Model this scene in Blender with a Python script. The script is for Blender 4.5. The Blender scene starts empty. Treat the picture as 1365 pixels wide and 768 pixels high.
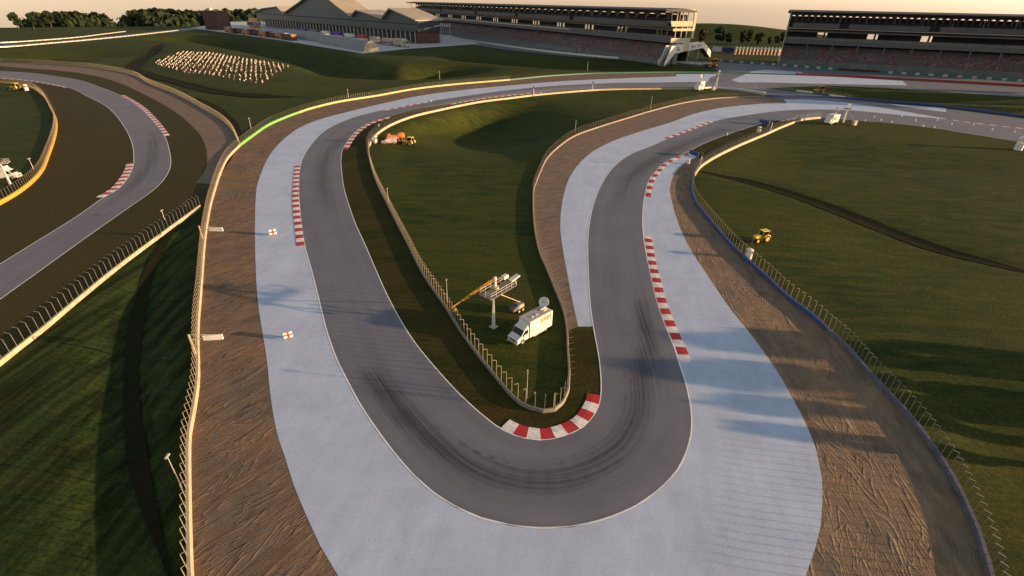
import bpy, bmesh, math, random
import numpy as np
from mathutils import Vector, Matrix
random.seed(7)
S = bpy.context.scene
COL = S.collection
PI = math.pi
# ------------------------------------------------------------------ camera
CAM_H, FPX = 45.0, 665.0
PITCH, ROLL = math.radians(29.8), math.radians(1.1)
CM = Matrix.Rotation(PI/2 - PITCH, 3, 'X') @ Matrix.Rotation(ROLL, 3, 'Z')
cam_d = bpy.data.cameras.new('camera'); cam = bpy.data.objects.new('camera', cam_d); COL.objects.link(cam)
cam.matrix_world = Matrix.Translation((0, 0, CAM_H)) @ CM.to_4x4()
cam_d.sensor_fit = 'HORIZONTAL'; cam_d.sensor_width = 36; cam_d.lens = FPX/1365*36
cam_d.clip_start = 0.5; cam_d.clip_end = 12000
S.camera = cam
EYE = Vector((0, 0, CAM_H))
def ray(x, y): return CM @ Vector(((x-682.5)/FPX, -(y-384)/FPX, -1))
def gp(x, y, z=0.0):
    """survey a spot of the level site: where the sight line meets height z"""
    d = ray(x, y); t = (z-CAM_H)/d.z
    return Vector((d.x*t, d.y*t, z))
def vp(x, y, A, B):
    """sight line meets the upright plane through A and B"""
    d = ray(x, y); u = (B-A); n = Vector((u.y, -u.x, 0)); t = (A-EYE).dot(n)/d.dot(n)
    return EYE + d*t
def gps(pts, z=0.0): return [gp(x, y, z) for x, y in pts]
def smooth(P, step=2.0, closed=False):
    """centripetal Catmull-Rom through P, resampled about every step metres"""
    P = [Vector(p) for p in P]; n = len(P); out = []
    for i in range(n if closed else n-1):
        p1, p2 = P[i], P[(i+1) % n]
        p0 = P[i-1] if (i > 0 or closed) else p1*2-p2
        p3 = P[(i+2) % n] if (i+2 < n or closed) else p2*2-p1
        t = [0.0]
        for a, b in ((p0, p1), (p1, p2), (p2, p3)): t.append(t[-1]+max((b-a).length, 1e-4)**0.5)
        k = max(1, int((p2-p1).length/step))
        for j in range(k):
            s = t[1]+(t[2]-t[1])*j/k
            def L(a, b, ta, tb): return a*((tb-s)/(tb-ta))+b*((s-ta)/(tb-ta))
            A1, A2, A3 = L(p0, p1, t[0], t[1]), L(p1, p2, t[1], t[2]), L(p2, p3, t[2], t[3])
            B1, B2 = L(A1, A2, t[0], t[2]), L(A2, A3, t[1], t[3])
            out.append(L(B1, B2, t[1], t[2]))
    if not closed: out.append(P[-1])
    return out
def arclen(P):
    s = [0.0]
    for a, b in zip(P, P[1:]): s.append(s[-1]+(b-a).length)
    return s
def resample(P, step):
    s = arclen(P); n = max(2, int(round(s[-1]/step))); out = []; k = 0
    for i in range(n+1):
        q = s[-1]*i/n
        while k < len(s)-2 and s[k+1] < q: k += 1
        out.append(P[k].lerp(P[k+1], (q-s[k])/max(s[k+1]-s[k], 1e-6)))
    return out
def normals(P):
    out = []
    for i in range(len(P)):
        t = P[min(i+1, len(P)-1)]-P[max(i-1, 0)]
        t.z = 0; t.normalize(); out.append(Vector((-t.y, t.x, 0)))   # left of travel
    return out
# ------------------------------------------------------------------ materials
def nodes(name):
    m = bpy.data.materials.new(name); m.use_nodes = True
    nt = m.node_tree; b = nt.nodes['Principled BSDF']
    return m, nt, b
def ramp(nt, fac, stops):
    r = nt.nodes.new('ShaderNodeValToRGB'); cr = r.color_ramp
    while len(cr.elements) < len(stops): cr.elements.new(0.5)
    for e, (p, c) in zip(cr.elements, stops):
        e.position = p; e.color = (c[0], c[1], c[2], 1) if not isinstance(c, (int, float)) else (c, c, c, 1)
    nt.links.new(fac, r.inputs[0]); return r.outputs[0]
def mixc(nt, fac, a, b, mode='MIX'):
    n = nt.nodes.new('ShaderNodeMix'); n.data_type = 'RGBA'; n.blend_type = mode
    for sock, v in ((n.inputs[0], fac), (n.inputs[6], a), (n.inputs[7], b)):
        if hasattr(v, 'is_linked'): nt.links.new(v, sock)
        elif isinstance(v, (int, float)): sock.default_value = v
        else: sock.default_value = (v[0], v[1], v[2], 1)
    return n.outputs[2]
def mathn(nt, op, a, b=None):
    n = nt.nodes.new('ShaderNodeMath'); n.operation = op
    for i, v in enumerate((a, b)):
        if v is None: continue
        if hasattr(v, 'is_linked'): nt.links.new(v, n.inputs[i])
        else: n.inputs[i].default_value = v
    return n.outputs[0]
def coord(nt, scale=(1, 1, 1), rot=0.0, src='pos'):
    mp = nt.nodes.new('ShaderNodeMapping'); mp.vector_type = 'TEXTURE'; mp.inputs['Scale'].default_value = tuple(1/k for k in scale); mp.inputs['Rotation'].default_value = (0, 0, -rot)
    if src == 'pos': o = nt.nodes.new('ShaderNodeNewGeometry').outputs['Position']
    else: o = nt.nodes.new('ShaderNodeTexCoord').outputs[{'obj': 'Object', 'uv': 'UV'}[src]]
    nt.links.new(o, mp.inputs[0]); return mp.outputs[0]
def noise(nt, vec, scale, detail=4, rough=0.55, dist=0.0):
    n = nt.nodes.new('ShaderNodeTexNoise'); n.inputs['Scale'].default_value = scale; n.inputs['Detail'].default_value = detail
    n.inputs['Roughness'].default_value = rough; n.inputs['Distortion'].default_value = dist
    nt.links.new(vec, n.inputs['Vector']); return n.outputs[0]
def bump(nt, b, h, dist, strength=1.0):
    n = nt.nodes.new('ShaderNodeBump'); n.inputs['Strength'].default_value = strength; n.inputs['Distance'].default_value = dist
    nt.links.new(h, n.inputs['Height']); nt.links.new(n.outputs[0], b.inputs['Normal'])
def mat(name, col, rough=0.6, var=0.25, scale=1.5, metal=0.0, spec=0.4, src='obj'):
    """painted or bare surface with worn, slightly dirty colour"""
    m, nt, b = nodes(name)
    v = noise(nt, coord(nt, src=src), scale, 5, 0.6)
    dk = tuple(c*(1-var) for c in col); lt = tuple(min(1, c*(1+var*0.5)) for c in col)
    nt.links.new(ramp(nt, v, [(0.3, dk), (0.7, lt)]), b.inputs['Base Color'])
    b.inputs['Roughness'].default_value = rough; b.inputs['Metallic'].default_value = metal
    b.inputs['Specular IOR Level'].default_value = spec
    return m
M = {}
M['white'] = mat('white_paint', (0.62, 0.61, 0.58), 0.45)
M['cream'] = mat('cream_paint', (0.42, 0.355, 0.25), 0.6, 0.3, 0.6)
M['greenwall'] = mat('green_paint', (0.15, 0.38, 0.09), 0.6, 0.3)
M['lime'] = mat('lime_paint', (0.36, 0.36, 0.15), 0.6, 0.3, 0.6)
M['teal'] = mat('teal_paint', (0.03, 0.14, 0.11), 0.6, 0.4)
M['brown_grey'] = mat('brown_grey_rail', (0.2, 0.18, 0.16), 0.7, 0.3, 1.0)
M['red'] = mat('red_paint', (0.45, 0.03, 0.025), 0.5, 0.3)
M['slate'] = mat('slate_blue_paint', (0.085, 0.083, 0.125), 0.7, 0.35, 0.5)
M['redwall'] = mat('faded_red_paint', (0.24, 0.035, 0.035), 0.6, 0.4)
M['orange'] = mat('orange_paint', (0.75, 0.22, 0.05), 0.45)
M['amber'] = mat('amber_paint', (0.62, 0.30, 0.04), 0.5)
M['yellow'] = mat('yellow_paint', (0.78, 0.5, 0.06), 0.45)
M['blue'] = mat('blue_paint', (0.018, 0.05, 0.2), 0.5, 0.35)
M['navy'] = mat('navy_paint', (0.03, 0.04, 0.15), 0.5)
M['purple'] = mat('purple_paint', (0.10, 0.03, 0.3), 0.5)
M['steel'] = mat('galvanised_steel', (0.42, 0.40, 0.36), 0.5, 0.3, 2.0, 0.3)
M['post'] = mat('tan_fence_post', (0.30, 0.25, 0.19), 0.6, 0.2, 2.0)
M['rail'] = mat('guard_rail_steel', (0.6, 0.57, 0.5), 0.45, 0.2, 1.0, 0.2)
M['dark'] = mat('dark_metal', (0.035, 0.035, 0.04), 0.5)
M['rubber'] = mat('tyre_rubber', (0.02, 0.02, 0.02), 0.8)
M['glass'] = mat('dark_glass', (0.008, 0.009, 0.013), 0.22, 0.1, 1, 0, 0.3)
M['concrete'] = mat('concrete', (0.33, 0.32, 0.31), 0.85, 0.25, 0.15)
M['greywall'] = mat('grey_wall', (0.13, 0.13, 0.14), 0.8, 0.3, 0.2)
M['fascia'] = mat('fascia_panel', (0.105, 0.10, 0.11), 0.7, 0.2, 0.1)
M['shadow_grey'] = mat('shade_dark_cladding', (0.022, 0.022, 0.026), 0.7, 0.3, 0.1)
M['standend'] = mat('pale_concrete', (0.5, 0.42, 0.3), 0.8, 0.2, 0.15)
M['roofsheet'] = mat('roof_sheeting', (0.33, 0.28, 0.22), 0.6, 0.2, 0.05)
M['pitwall'] = mat('slate_cladding', (0.03, 0.047, 0.062), 0.5, 0.25, 0.05)
M['brick'] = mat('brown_brick', (0.10, 0.05, 0.04), 0.85, 0.3, 0.2)
M['terracotta'] = mat('terracotta', (0.5, 0.22, 0.1), 0.8, 0.3, 0.2)
M['canvas'] = mat('grey_canvas', (0.2, 0.2, 0.22), 0.8, 0.2, 0.2)
M['skin'] = mat('skin', (0.5, 0.32, 0.22), 0.6, 0.1)
M['bark'] = mat('bark', (0.08, 0.055, 0.035), 0.9, 0.3, 0.8)
def leafmat(name, a, b_):
    m, nt, b = nodes(name)
    v = noise(nt, coord(nt), 0.35, 3, 0.6)
    nt.links.new(ramp(nt, v, [(0.3, a), (0.7, b_)]), b.inputs['Base Color']); b.inputs['Roughness'].default_value = 0.75
    b.inputs['Specular IOR Level'].default_value = 0.2
    return m
M['leaf'] = leafmat('dark_foliage', (0.009, 0.019, 0.006), (0.020, 0.031, 0.009))
M['leaf2'] = leafmat('olive_foliage', (0.02, 0.024, 0.007), (0.045, 0.042, 0.012))
# ground covers
def grassmat(name, c1, c2, c3, stripe=0.0, sdir=0.0, big=0.02, bumpd=0.06, tufts=0.0):
    m, nt, b = nodes(name)
    p = coord(nt)
    v1 = noise(nt, p, big, 5, 0.6); v2 = noise(nt, coord(nt, (0.45, 1.9, 1), 0.08), 0.22, 7, 0.68, 0.4); v3 = noise(nt, p, 2.4, 5, 0.75)
    c = ramp(nt, v1, [(0.38, c1), (0.62, c2)])
    c = mixc(nt, ramp(nt, v2, [(0.40, 0.0), (0.66, 0.9)]), c, c3)
    c = mixc(nt, 1.0, c, ramp(nt, v3, [(0.28, 0.38), (0.72, 1.65)]), 'MULTIPLY')
    if tufts:
        tf = noise(nt, coord(nt, (0.6, 1.7, 1), 0.1), 0.09, 6, 0.7, 0.8)
        c = mixc(nt, ramp(nt, tf, [(0.66, 0.0), (0.72, tufts)]), c, tuple(x*0.35 for x in c1))
    if stripe:
        w = noise(nt, coord(nt, (0.55, 0.035, 1), sdir), 1.0, 3, 0.55, 0.3)
        c = mixc(nt, stripe, c, mixc(nt, 1.0, c, ramp(nt, w, [(0.38, 0.4), (0.62, 1.5)]), 'MULTIPLY'))
    nt.links.new(c, b.inputs['Base Color']); b.inputs['Roughness'].default_value = 0.95; b.inputs['Specular IOR Level'].default_value = 0.06
    bump(nt, b, noise(nt, p, 1.6, 7, 0.8), bumpd, 1.0)
    return m
M['mown'] = grassmat('mown_bank_grass', (0.013, 0.026, 0.007), (0.024, 0.036, 0.009), (0.028, 0.037, 0.010), 0.85, 0.05, 0.03, 0.08)
M['grass'] = grassmat('meadow_grass', (0.016, 0.032, 0.008), (0.036, 0.047, 0.010), (0.056, 0.055, 0.012), 0.0, 0.3, 0.02, 0.13, 0.85)
M['verge'] = grassmat('dry_verge_turf', (0.041, 0.036, 0.014), (0.050, 0.042, 0.016), (0.046, 0.040, 0.016), 0.0, 0, 0.01, 0.02)
M['verge2'] = grassmat('mixed_verge_turf', (0.018, 0.024, 0.006), (0.050, 0.034, 0.012), (0.036, 0.036, 0.009), 0.15, 1.2, 0.08, 0.05)
M['ditch'] = grassmat('ditch_dark_tone', (0.009, 0.010, 0.004), (0.014, 0.013, 0.005), (0.012, 0.012, 0.004), 0, 0, 0.1, 0.15)  # dark tone for the strips laid along the ditch lines
def sandmat(name, c1, c2, c3, rakedir, rk=1.0, per=0.5):
    """raked gravel: rakedir = compass of the furrows from +X, per = furrow spacing"""
    m, nt, b = nodes(name)
    p = coord(nt)
    big = noise(nt, p, 0.11, 6, 0.65, 0.8); mid = noise(nt, coord(nt, (0.5, 1.5, 1), -rakedir), 0.5, 5, 0.65, 0.4)
    c = ramp(nt, big, [(0.32, c1), (0.5, c2), (0.68, c3)])
    c = mixc(nt, 1.0, c, ramp(nt, mid, [(0.3, 0.72), (0.7, 1.22)]), 'MULTIPLY')
    fine = noise(nt, p, 9, 4, 0.75)
    c = mixc(nt, 1.0, c, ramp(nt, fine, [(0.3, 0.55), (0.7, 1.4)]), 'MULTIPLY')
    nt.links.new(c, b.inputs['Base Color']); b.inputs['Roughness'].default_value = 0.95; b.inputs['Specular IOR Level'].default_value = 0.1
    # drag lines: thin irregular furrow crests following the contours of a stretched noise
    def crest(sx, sy, turn, n, p_):
        v = noise(nt, coord(nt, (sx, sy, 1), -rakedir+turn), 1.0, 2.5, 0.45, 0.5)
        sn = mathn(nt, 'SINE', mathn(nt, 'MULTIPLY', v, n))
        return mathn(nt, 'POWER', mathn(nt, 'MAXIMUM', sn, 0.0), p_)
    l1 = crest(0.035, 0.26, 0.0, 125*0.5/per, 2.5); l2 = crest(0.05, 0.3, 0.3, 90*0.5/per, 3.0)
    patch = ramp(nt, noise(nt, coord(nt, (0.6, 1.4, 1), -rakedir), 0.13, 5, 0.65, 0.6), [(0.42, 0.05), (0.62, 1.0)])
    pt2 = ramp(nt, noise(nt, coord(nt, (1, 1, 1), 0.9), 0.16, 4, 0.6, 0.6), [(0.5, 0.0), (0.62, 0.8)])
    h = mathn(nt, 'ADD', mathn(nt, 'ADD', mathn(nt, 'MULTIPLY', l1, patch), mathn(nt, 'MULTIPLY', l2, pt2)), mathn(nt, 'MULTIPLY', fine, 0.22))
    bump(nt, b, h, 0.12*rk, 1.0)
    return m
M['gravelL'] = sandmat('raked_gravel_left', (0.115, 0.095, 0.08), (0.155, 0.11, 0.08), (0.20, 0.122, 0.076), 0.95, 1.0, 0.36)
M['gravelR'] = sandmat('raked_gravel_right', (0.15, 0.122, 0.098), (0.19, 0.138, 0.098), (0.225, 0.148, 0.092), 1.45, 1.0, 0.34)
M['gravelM'] = sandmat('raked_gravel_mid', (0.15, 0.122, 0.108), (0.175, 0.128, 0.10), (0.19, 0.13, 0.098), 0.4, 0.5, 0.8)
def kerbmat(name, col):
    """chipped kerb paint with rubber scuffs"""
    m, nt, b = nodes(name); p = coord(nt)
    f = noise(nt, p, 3.5, 6, 0.75); g = noise(nt, coord(nt, (0.5, 2.5, 1), 0.6), 0.9, 5, 0.7)
    c = mixc(nt, ramp(nt, f, [(0.56, 0.0), (0.72, 0.6)]), col, (0.2, 0.19, 0.19))
    c = mixc(nt, ramp(nt, g, [(0.5, 0.0), (0.7, 0.7)]), c, (0.05, 0.045, 0.05))
    nt.links.new(c, b.inputs['Base Color']); b.inputs['Roughness'].default_value = 0.65; b.inputs['Specular IOR Level'].default_value = 0.3
    bump(nt, b, f, 0.01, 0.7); return m
def pavemat(name, col, var, joints=0.0, rough=0.8):
    m, nt, b = nodes(name)
    p = coord(nt)
    v = noise(nt, p, 0.12, 6, 0.65); f = noise(nt, p, 5.0, 5, 0.7); g = noise(nt, coord(nt, (1, 0.25, 1), 0.2), 0.6, 4, 0.6)
    c = ramp(nt, v, [(0.3, tuple(x*(1-var) for x in col)), (0.7, tuple(x*(1+var*0.6) for x in col))])
    c = mixc(nt, 1.0, c, ramp(nt, f, [(0.3, 0.86), (0.7, 1.1)]), 'MULTIPLY')
    c = mixc(nt, 1.0, c, ramp(nt, g, [(0.3, 0.92), (0.7, 1.05)]), 'MULTIPLY')
    if joints:
        br = nt.nodes.new('ShaderNodeTexBrick'); br.inputs['Scale'].default_value = 0.25; br.inputs['Mortar Size'].default_value = 0.006
        br.inputs['Color1'].default_value = (1, 1, 1, 1); br.inputs['Color2'].default_value = (0.96, 0.96, 0.97, 1); br.inputs['Mortar'].default_value = (1-joints, 1-joints, 1-joints, 1)
        nt.links.new(coord(nt, (1, 1, 1), 0.1), br.inputs[0]); c = mixc(nt, 1.0, c, br.outputs[0], 'MULTIPLY')
    nt.links.new(c, b.inputs['Base Color']); b.inputs['Roughness'].default_value = rough; b.inputs['Specular IOR Level'].default_value = 0.3
    bump(nt, b, f, 0.006, 0.6)
    return m
M['runoff'] = pavemat('painted_runoff', (0.40, 0.468, 0.62), 0.12, 0.06)
M['asphalt'] = pavemat('old_asphalt', (0.118, 0.12, 0.152), 0.15)
M['apron'] = pavemat('apron_concrete', (0.42, 0.42, 0.44), 0.12, 0.1)
M['line'] = pavemat('line_paint', (0.72, 0.72, 0.74), 0.15)
M['kerb_red'] = kerbmat('kerb_red', (0.40, 0.018, 0.02))
M['kerb_white'] = kerbmat('kerb_white', (0.66, 0.64, 0.64))
def trackmat(name, base):
    m, nt, b = nodes(name)
    p = coord(nt)
    v = noise(nt, p, 0.09, 5, 0.6); f = noise(nt, p, 6.0, 5, 0.7)
    lane = noise(nt, coord(nt, (7.0, 0.012, 1), 0, 'uv'), 1.0, 4, 0.6)
    c = ramp(nt, v, [(0.3, tuple(x*0.88 for x in base)), (0.7, tuple(x*1.1 for x in base))])
    c = mixc(nt, 1.0, c, ramp(nt, f, [(0.3, 0.85), (0.7, 1.12)]), 'MULTIPLY')
    c = mixc(nt, 1.0, c, ramp(nt, lane, [(0.3, 0.88), (0.7, 1.08)]), 'MULTIPLY')
    at = nt.nodes.new('ShaderNodeAttribute'); at.attribute_name = 'wear'
    sk = noise(nt, coord(nt, (34.0, 0.022, 1), 0, 'uv'), 1.0, 3, 0.7)
    sk2 = noise(nt, coord(nt, (90.0, 0.05, 1), 0, 'uv'), 1.0, 2, 0.6)
    sm = mathn(nt, 'ADD', ramp(nt, sk, [(0.40, 0.0), (0.62, 0.75)]), ramp(nt, sk2, [(0.45, 0.0), (0.7, 0.35)]))
    sm = mathn(nt, 'ADD', sm, 0.28)
    a2 = nt.nodes.new('ShaderNodeAttribute'); a2.attribute_name = 'skid'
    br = ramp(nt, noise(nt, coord(nt, (3.0, 0.05, 1), 0, 'uv'), 1.0, 4, 0.7), [(0.3, 0.35), (0.6, 1.0)])
    fac = mathn(nt, 'MINIMUM', mathn(nt, 'MAXIMUM', mathn(nt, 'MULTIPLY', sm, at.outputs['Fac']), mathn(nt, 'MULTIPLY', br, a2.outputs['Fac'])), 0.88)
    c = mixc(nt, fac, c, (0.028, 0.027, 0.032))
    nt.links.new(c, b.inputs['Base Color']); b.inputs['Specular IOR Level'].default_value = 0.3
    b.inputs['Roughness'].default_value = 0.75
    bump(nt, b, f, 0.006, 0.6)
    return m
M['track'] = trackmat('race_asphalt', (0.128, 0.13, 0.168))
M['track2'] = trackmat('race_asphalt_pale', (0.135, 0.13, 0.16))
# ------------------------------------------------------------------ mesh builder
class MB:
    def __init__(s): s.v = []; s.f = []; s.mi = []
    def add(s, vs, fs, mi=0):
        o = len(s.v); s.v += [tuple(v) for v in vs]; s.f += [tuple(i+o for i in f) for f in fs]; s.mi += [mi]*len(fs); return s
    def box(s, c, d, rz=0.0, mi=0, taper=1.0, rx=0.0):
        R = Matrix.Rotation(rz, 3, 'Z') @ Matrix.Rotation(rx, 3, 'Y')
        vs = []
        for z in (-1, 1):
            k = taper if z > 0 else 1.0
            for x, y in ((-1, -1), (1, -1), (1, 1), (-1, 1)):
                vs.append(Vector(c)+R @ Vector((x*d[0]/2*k, y*d[1]/2*k, z*d[2]/2)))
        return s.add(vs, [(3, 2, 1, 0), (4, 5, 6, 7), (0, 1, 5, 4), (1, 2, 6, 5), (2, 3, 7, 6), (3, 0, 4, 7)], mi)
    def tube(s, a, b, r, r2=None, n=8, mi=0):
        a, b = Vector(a), Vector(b); r2 = r if r2 is None else r2
        t = (b-a).normalized(); u = t.orthogonal().normalized(); w = t.cross(u); vs = []
        for p, q in ((a, r), (b, r2)):
            for i in range(n): vs.append(p+(u*math.cos(2*PI*i/n)+w*math.sin(2*PI*i/n))*q)
        fs = [(i, (i+1) % n, n+(i+1) % n, n+i) for i in range(n)]+[tuple(range(n-1, -1, -1)), tuple(range(n, 2*n))]
        return s.add(vs, fs, mi)
    def lathe(s, c, prof, n=14, axis='Z', mi=0):
        vs = []; m = len(prof)
        for r, h in prof:
            for i in range(n):
                q = Vector((r*math.cos(2*PI*i/n), r*math.sin(2*PI*i/n), h))
                if axis == 'X': q = Vector((q.z, q.x, q.y))
                if axis == 'Y': q = Vector((q.x, q.z, q.y))
                vs.append(Vector(c)+q)
        fs = [(k*n+i, k*n+(i+1) % n, (k+1)*n+(i+1) % n, (k+1)*n+i) for k in range(m-1) for i in range(n)]
        fs += [tuple(range(n-1, -1, -1)), tuple((m-1)*n+i for i in range(n))]
        return s.add(vs, fs, mi)
    def prism(s, poly, d, mi=0, plane='XZ', o=0.0):
        """closed outline (two coords) pushed along the third axis from o to o+d"""
        n = len(poly)
        def P(a, t): return (a[0], t, a[1]) if plane == 'XZ' else ((t, a[0], a[1]) if plane == 'YZ' else (a[0], a[1], t))
        vs = [P(a, o) for a in poly]+[P(a, o+d) for a in poly]
        fs = [tuple(range(n)), tuple(range(2*n-1, n-1, -1))]+[(i, n+i, n+(i+1) % n, (i+1) % n) for i in range(n)]
        return s.add(vs, fs, mi)
    def sweep(s, P, prof, off=0.0, mi=0, skip=()):
        """outline prof = [(sideways, up)] carried along the ground line P"""
        N = normals(P); m = len(prof); vs = []
        for p, n in zip(P, N):
            for a, h in prof: vs.append(p+n*(a+off)+Vector((0, 0, h)))
        fs = [(i*m+j, i*m+(j+1) % m, (i+1)*m+(j+1) % m, (i+1)*m+j) for i in range(len(P)-1) for j in range(m)]
        fs += [tuple(range(m)), tuple((len(P)-1)*m+j for j in range(m-1, -1, -1))]
        return s.add(vs, fs, mi)
    def mesh(s, name, mats, org=(0, 0, 0)):
        me = bpy.data.meshes.new(name)
        o = Vector(org); me.from_pydata([Vector(v)-o for v in s.v], [], s.f)
        for m in (mats if isinstance(mats, (list, tuple)) else [mats]): me.materials.append(m)
        if len(set(s.mi)) > 1: me.polygons.foreach_set('material_index', s.mi)
        bm = bmesh.new(); bm.from_mesh(me); bmesh.ops.recalc_face_normals(bm, faces=bm.faces); bm.to_mesh(me); bm.free()
        return me
def link(name, me, parent=None):
    o = bpy.data.objects.new(name, me); COL.objects.link(o)
    if parent is not None: o.parent = parent
    return o
def tag(o, label, cat=None, group=None, kind=None):
    if label: o['label'] = label
    if cat: o['category'] = cat
    if group: o['group'] = group
    if kind: o['kind'] = kind
    return o
def thing(name, label, cat, loc=(0, 0, 0), rz=0.0, group=None):
    o = bpy.data.objects.new(name, None); COL.objects.link(o); o.empty_display_size = 0.5
    o.location = loc; o.rotation_euler = (0, 0, rz)
    return tag(o, label, cat, group)
def part(name, mb, m, parent, world=False, label=None, bevel=0.0):
    """world=True: mb is in site coordinates and the parent is not turned"""
    me = mb.mesh(name, m, parent.location if world else (0, 0, 0))
    o = link(name, me, parent)
    if label: o['label'] = label
    if bevel:
        bv = o.modifiers.new('bevel', 'BEVEL'); bv.width = bevel; bv.segments = 2; bv.limit_method = 'ANGLE'
    return o
def copy_tree(o, parent=None):
    c = o.copy(); COL.objects.link(c)
    if parent is not None: c.parent = parent
    for ch in list(o.children): copy_tree(ch, c)
    return c
def struct(name, mb, m):
    o = link(name, mb.mesh(name, m)); o['kind'] = 'structure'; return o
def heading(a, b): return math.atan2((b-a).y, (b-a).x)
# ------------------------------------------------------------------ survey lines of the circuit
OUT = [(1010,112),(942,109.5),(830,111),(755,113.5),(680,120),(590,132.5),(540,141),(480,154),(452,164),(432,175),(417,190),(406,206),(400,222),(398,252),(399,275),(405.5,325),(415,360),(425,400),(435.5,442),(450,482.5),(465,512),(480,540),(500,570),(525,604),(555,638),(582,661),(610,678),(640,691),(680,701),(705,704),(730,705),(762,703),(792,697),(820,688),(845,677),(870,661),(887,646),(902,630),(914,608),(921,585),(923,565),(920,535),(915,512),(906,485),(900,465),(889.5,440),(877,405),(870,377),(864,350),(859,322),(857,300),(857.5,277),(860,260),(863,247),(867,237),(874,229),(882,220),(895,212),(912,205),(924,199),(942,190),(980,176),(1012,166),(1045,159),(1092,157),(1145,161),(1195,165),(1245,171),(1295,179),(1365,190),(1450,206)]
INN = [(1010,118.5),(927,116.5),(855,117),(780,119),(705,125),(680,127),(640,131.5),(597,139),(552,146),(515,157),(495,163),(480,171),(470,180),(462,191),(457,200),(455,212),(456,230),(459,251),(465,272),(475,300),(487.5,327),(502.5,362),(520,400),(543,441),(560,465),(580,489),(610,522),(640,550),(665,570),(680,577.5),(695,583),(717,586.5),(742,584),(762,577),(780,567),(792,552),(799,537),(801,517),(800,497),(797,472),(791,440),(786,405),(784,370),(783,325),(785,300),(790,275),(799,251),(810,232),(825,216),(842,205),(867,195),(890,185),(920,174),(951,162),(980,156),(1020,150),(1052,147),(1095,146),(1145,148),(1195,153),(1260,159),(1295,164),(1365,172),(1450,184)]
RO = [(902,102),(830,104.5),(755,108),(680,114),(627,119),(565,127),(515,137),(465,149),(427,159),(402,169),(385,180),(367,197),(355,215),(346,237),(342,252),(340,290),(340,325),(342,380),(345,412),(349.5,440),(356,482),(360,522),(365,557),(372,587),(381,613),(392,648),(410,691),(427,728),(451,768),(490,825),(560,890)]
RR = [(1030,850),(1074,768),(1086,733),(1094,701),(1096,671),(1095,633),(1088,600),(1074,565),(1057,532),(1042,505),(1020,472),(997,441),(972,410),(945,370),(920,332),(905,300),(896,270),(893,255),(894,245),(899,232),(907,222),(917,215),(930,208.5),(931,205),(922,203)]
RI = [(790,435.5),(770.5,435.5),(766,415),(757,370),(751,337),(747,307),(748,280),(754,250),(762,232),(775,215),(792,201),(820,187),(855,175),(892,164),(925,152),(955,145),(980,141.5),(1020,138.3),(1049,138),(1045,132.5),(1082,133),(1132,137.5),(1195,147),(1264,159)]
LB = [(262,800),(259,768),(255.5,651),(256,580),(261,552),(265,527),(267,502),(266,442),(270,387),(275,320),(281,280),(289,250),(295,232),(305,212),(320,196)]
LB2 = [(320,196),(340,181),(360,167.5),(385,156.5),(400,151)]
LB3 = [(400,151),(415,146),(452,137),(502,129),(552,120),(602,114),(680,107.5)]
LB4 = [(680,107.5),(730,102.5),(780,99.3),(830,98),(900,97.2),(955,97.6),(1020,99.2),(1060,100.5)]
LB5 = [(1060,100.5),(1120,102.7),(1195,106.5),(1270,110.5),(1365,116),(1480,123)]
IBL = [(927,119.5),(880,119.3),(805,120.5),(755,124),(712,128),(680,132),(640,137),(590,147),(552,156),(527,165),(510,174),(497,185),(491,196),(491.5,210),(497,232),(505,252),(515,272),(530,302),(547,335),(562,365),(580,392),(597,417),(611,440),(630,467),(652,495),(680,529),(692,540),(707,547),(725,551.5),(740,549)]
IBLU = IBL[:13]
IBLD = IBL[12:]
IBR = [(740,549),(752,539),(759,522),(760,497),(758,465),(757,441),(752,415),(740,385),(730,360),(721,340),(715,315),(712,287),(712,255),(714,248),(720,232),(730,212),(745,197),(767,182),(800,170),(835,159),(875,147),(917,137),(955,132),(992,130),(1020,129)]
IBB = [(1020,129),(1070,130),(1132,132.5),(1182,136.5),(1245,141.5),(1295,147.5),(1365,156.5),(1480,171)]
ICB = [(927,119.5),(950,117.5),(977,119),(1020,124.5)]
GCB = [(1040,119.5),(1090,125.5),(1130,131.5)]
RBU = [(1092,158),(1070,160.5),(1045,169),(1020,180),(980,197),(950,212),(932,224),(924,235)]
RBM = [(924,235),(921,252),(926,270),(937,285),(955,307),(975,330),(995,349),(1020,371),(1047,397),(1080,422),(1100,441)]
RBD = [(1100,441),(1127,465),(1152,495),(1180,525),(1205,552),(1232,587),(1262,633),(1282,673),(1297,708),(1310,751),(1316,775),(1322,805)]
T2O = [(-70,92),(0,95),(37,97),(75,102),(105,107),(130,115),(160,127),(185,142),(205,162),(220,182),(226,200),(228,220),(222,235),(207,252),(175,275),(125,310),(75,346),(0,400),(-70,450)]
T2I = [(-70,101),(0,104),(30,106.5),(62,111),(92,117),(117,129),(140,141),(155,155),(167,172),(176,192),(178,210),(177,222),(170,237),(157,252),(137,264),(100,290),(50,321),(0,352),(-70,396)]
B2 = [(-70,80),(0,84),(50,86),(112,90),(155,96),(180,102),(200,113),(237,128),(270,146),(295,161),(310,176),(319,195)]
D2I = [(20,90),(87,95),(130,102),(162,112),(200,130),(230,147),(255,167),(270,185),(276,207),(274,225),(261,244)]
B3 = [(-45,520),(0,486),(25,466),(52,445),(97,407),(153,361),(210,318),(266,277)]
B4 = [(-70,106),(0,110.5),(37,116),(57,127),(70,147),(76,160),(76,177),(67,207),(55,233),(30,256),(0,274),(-50,300)]
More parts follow.
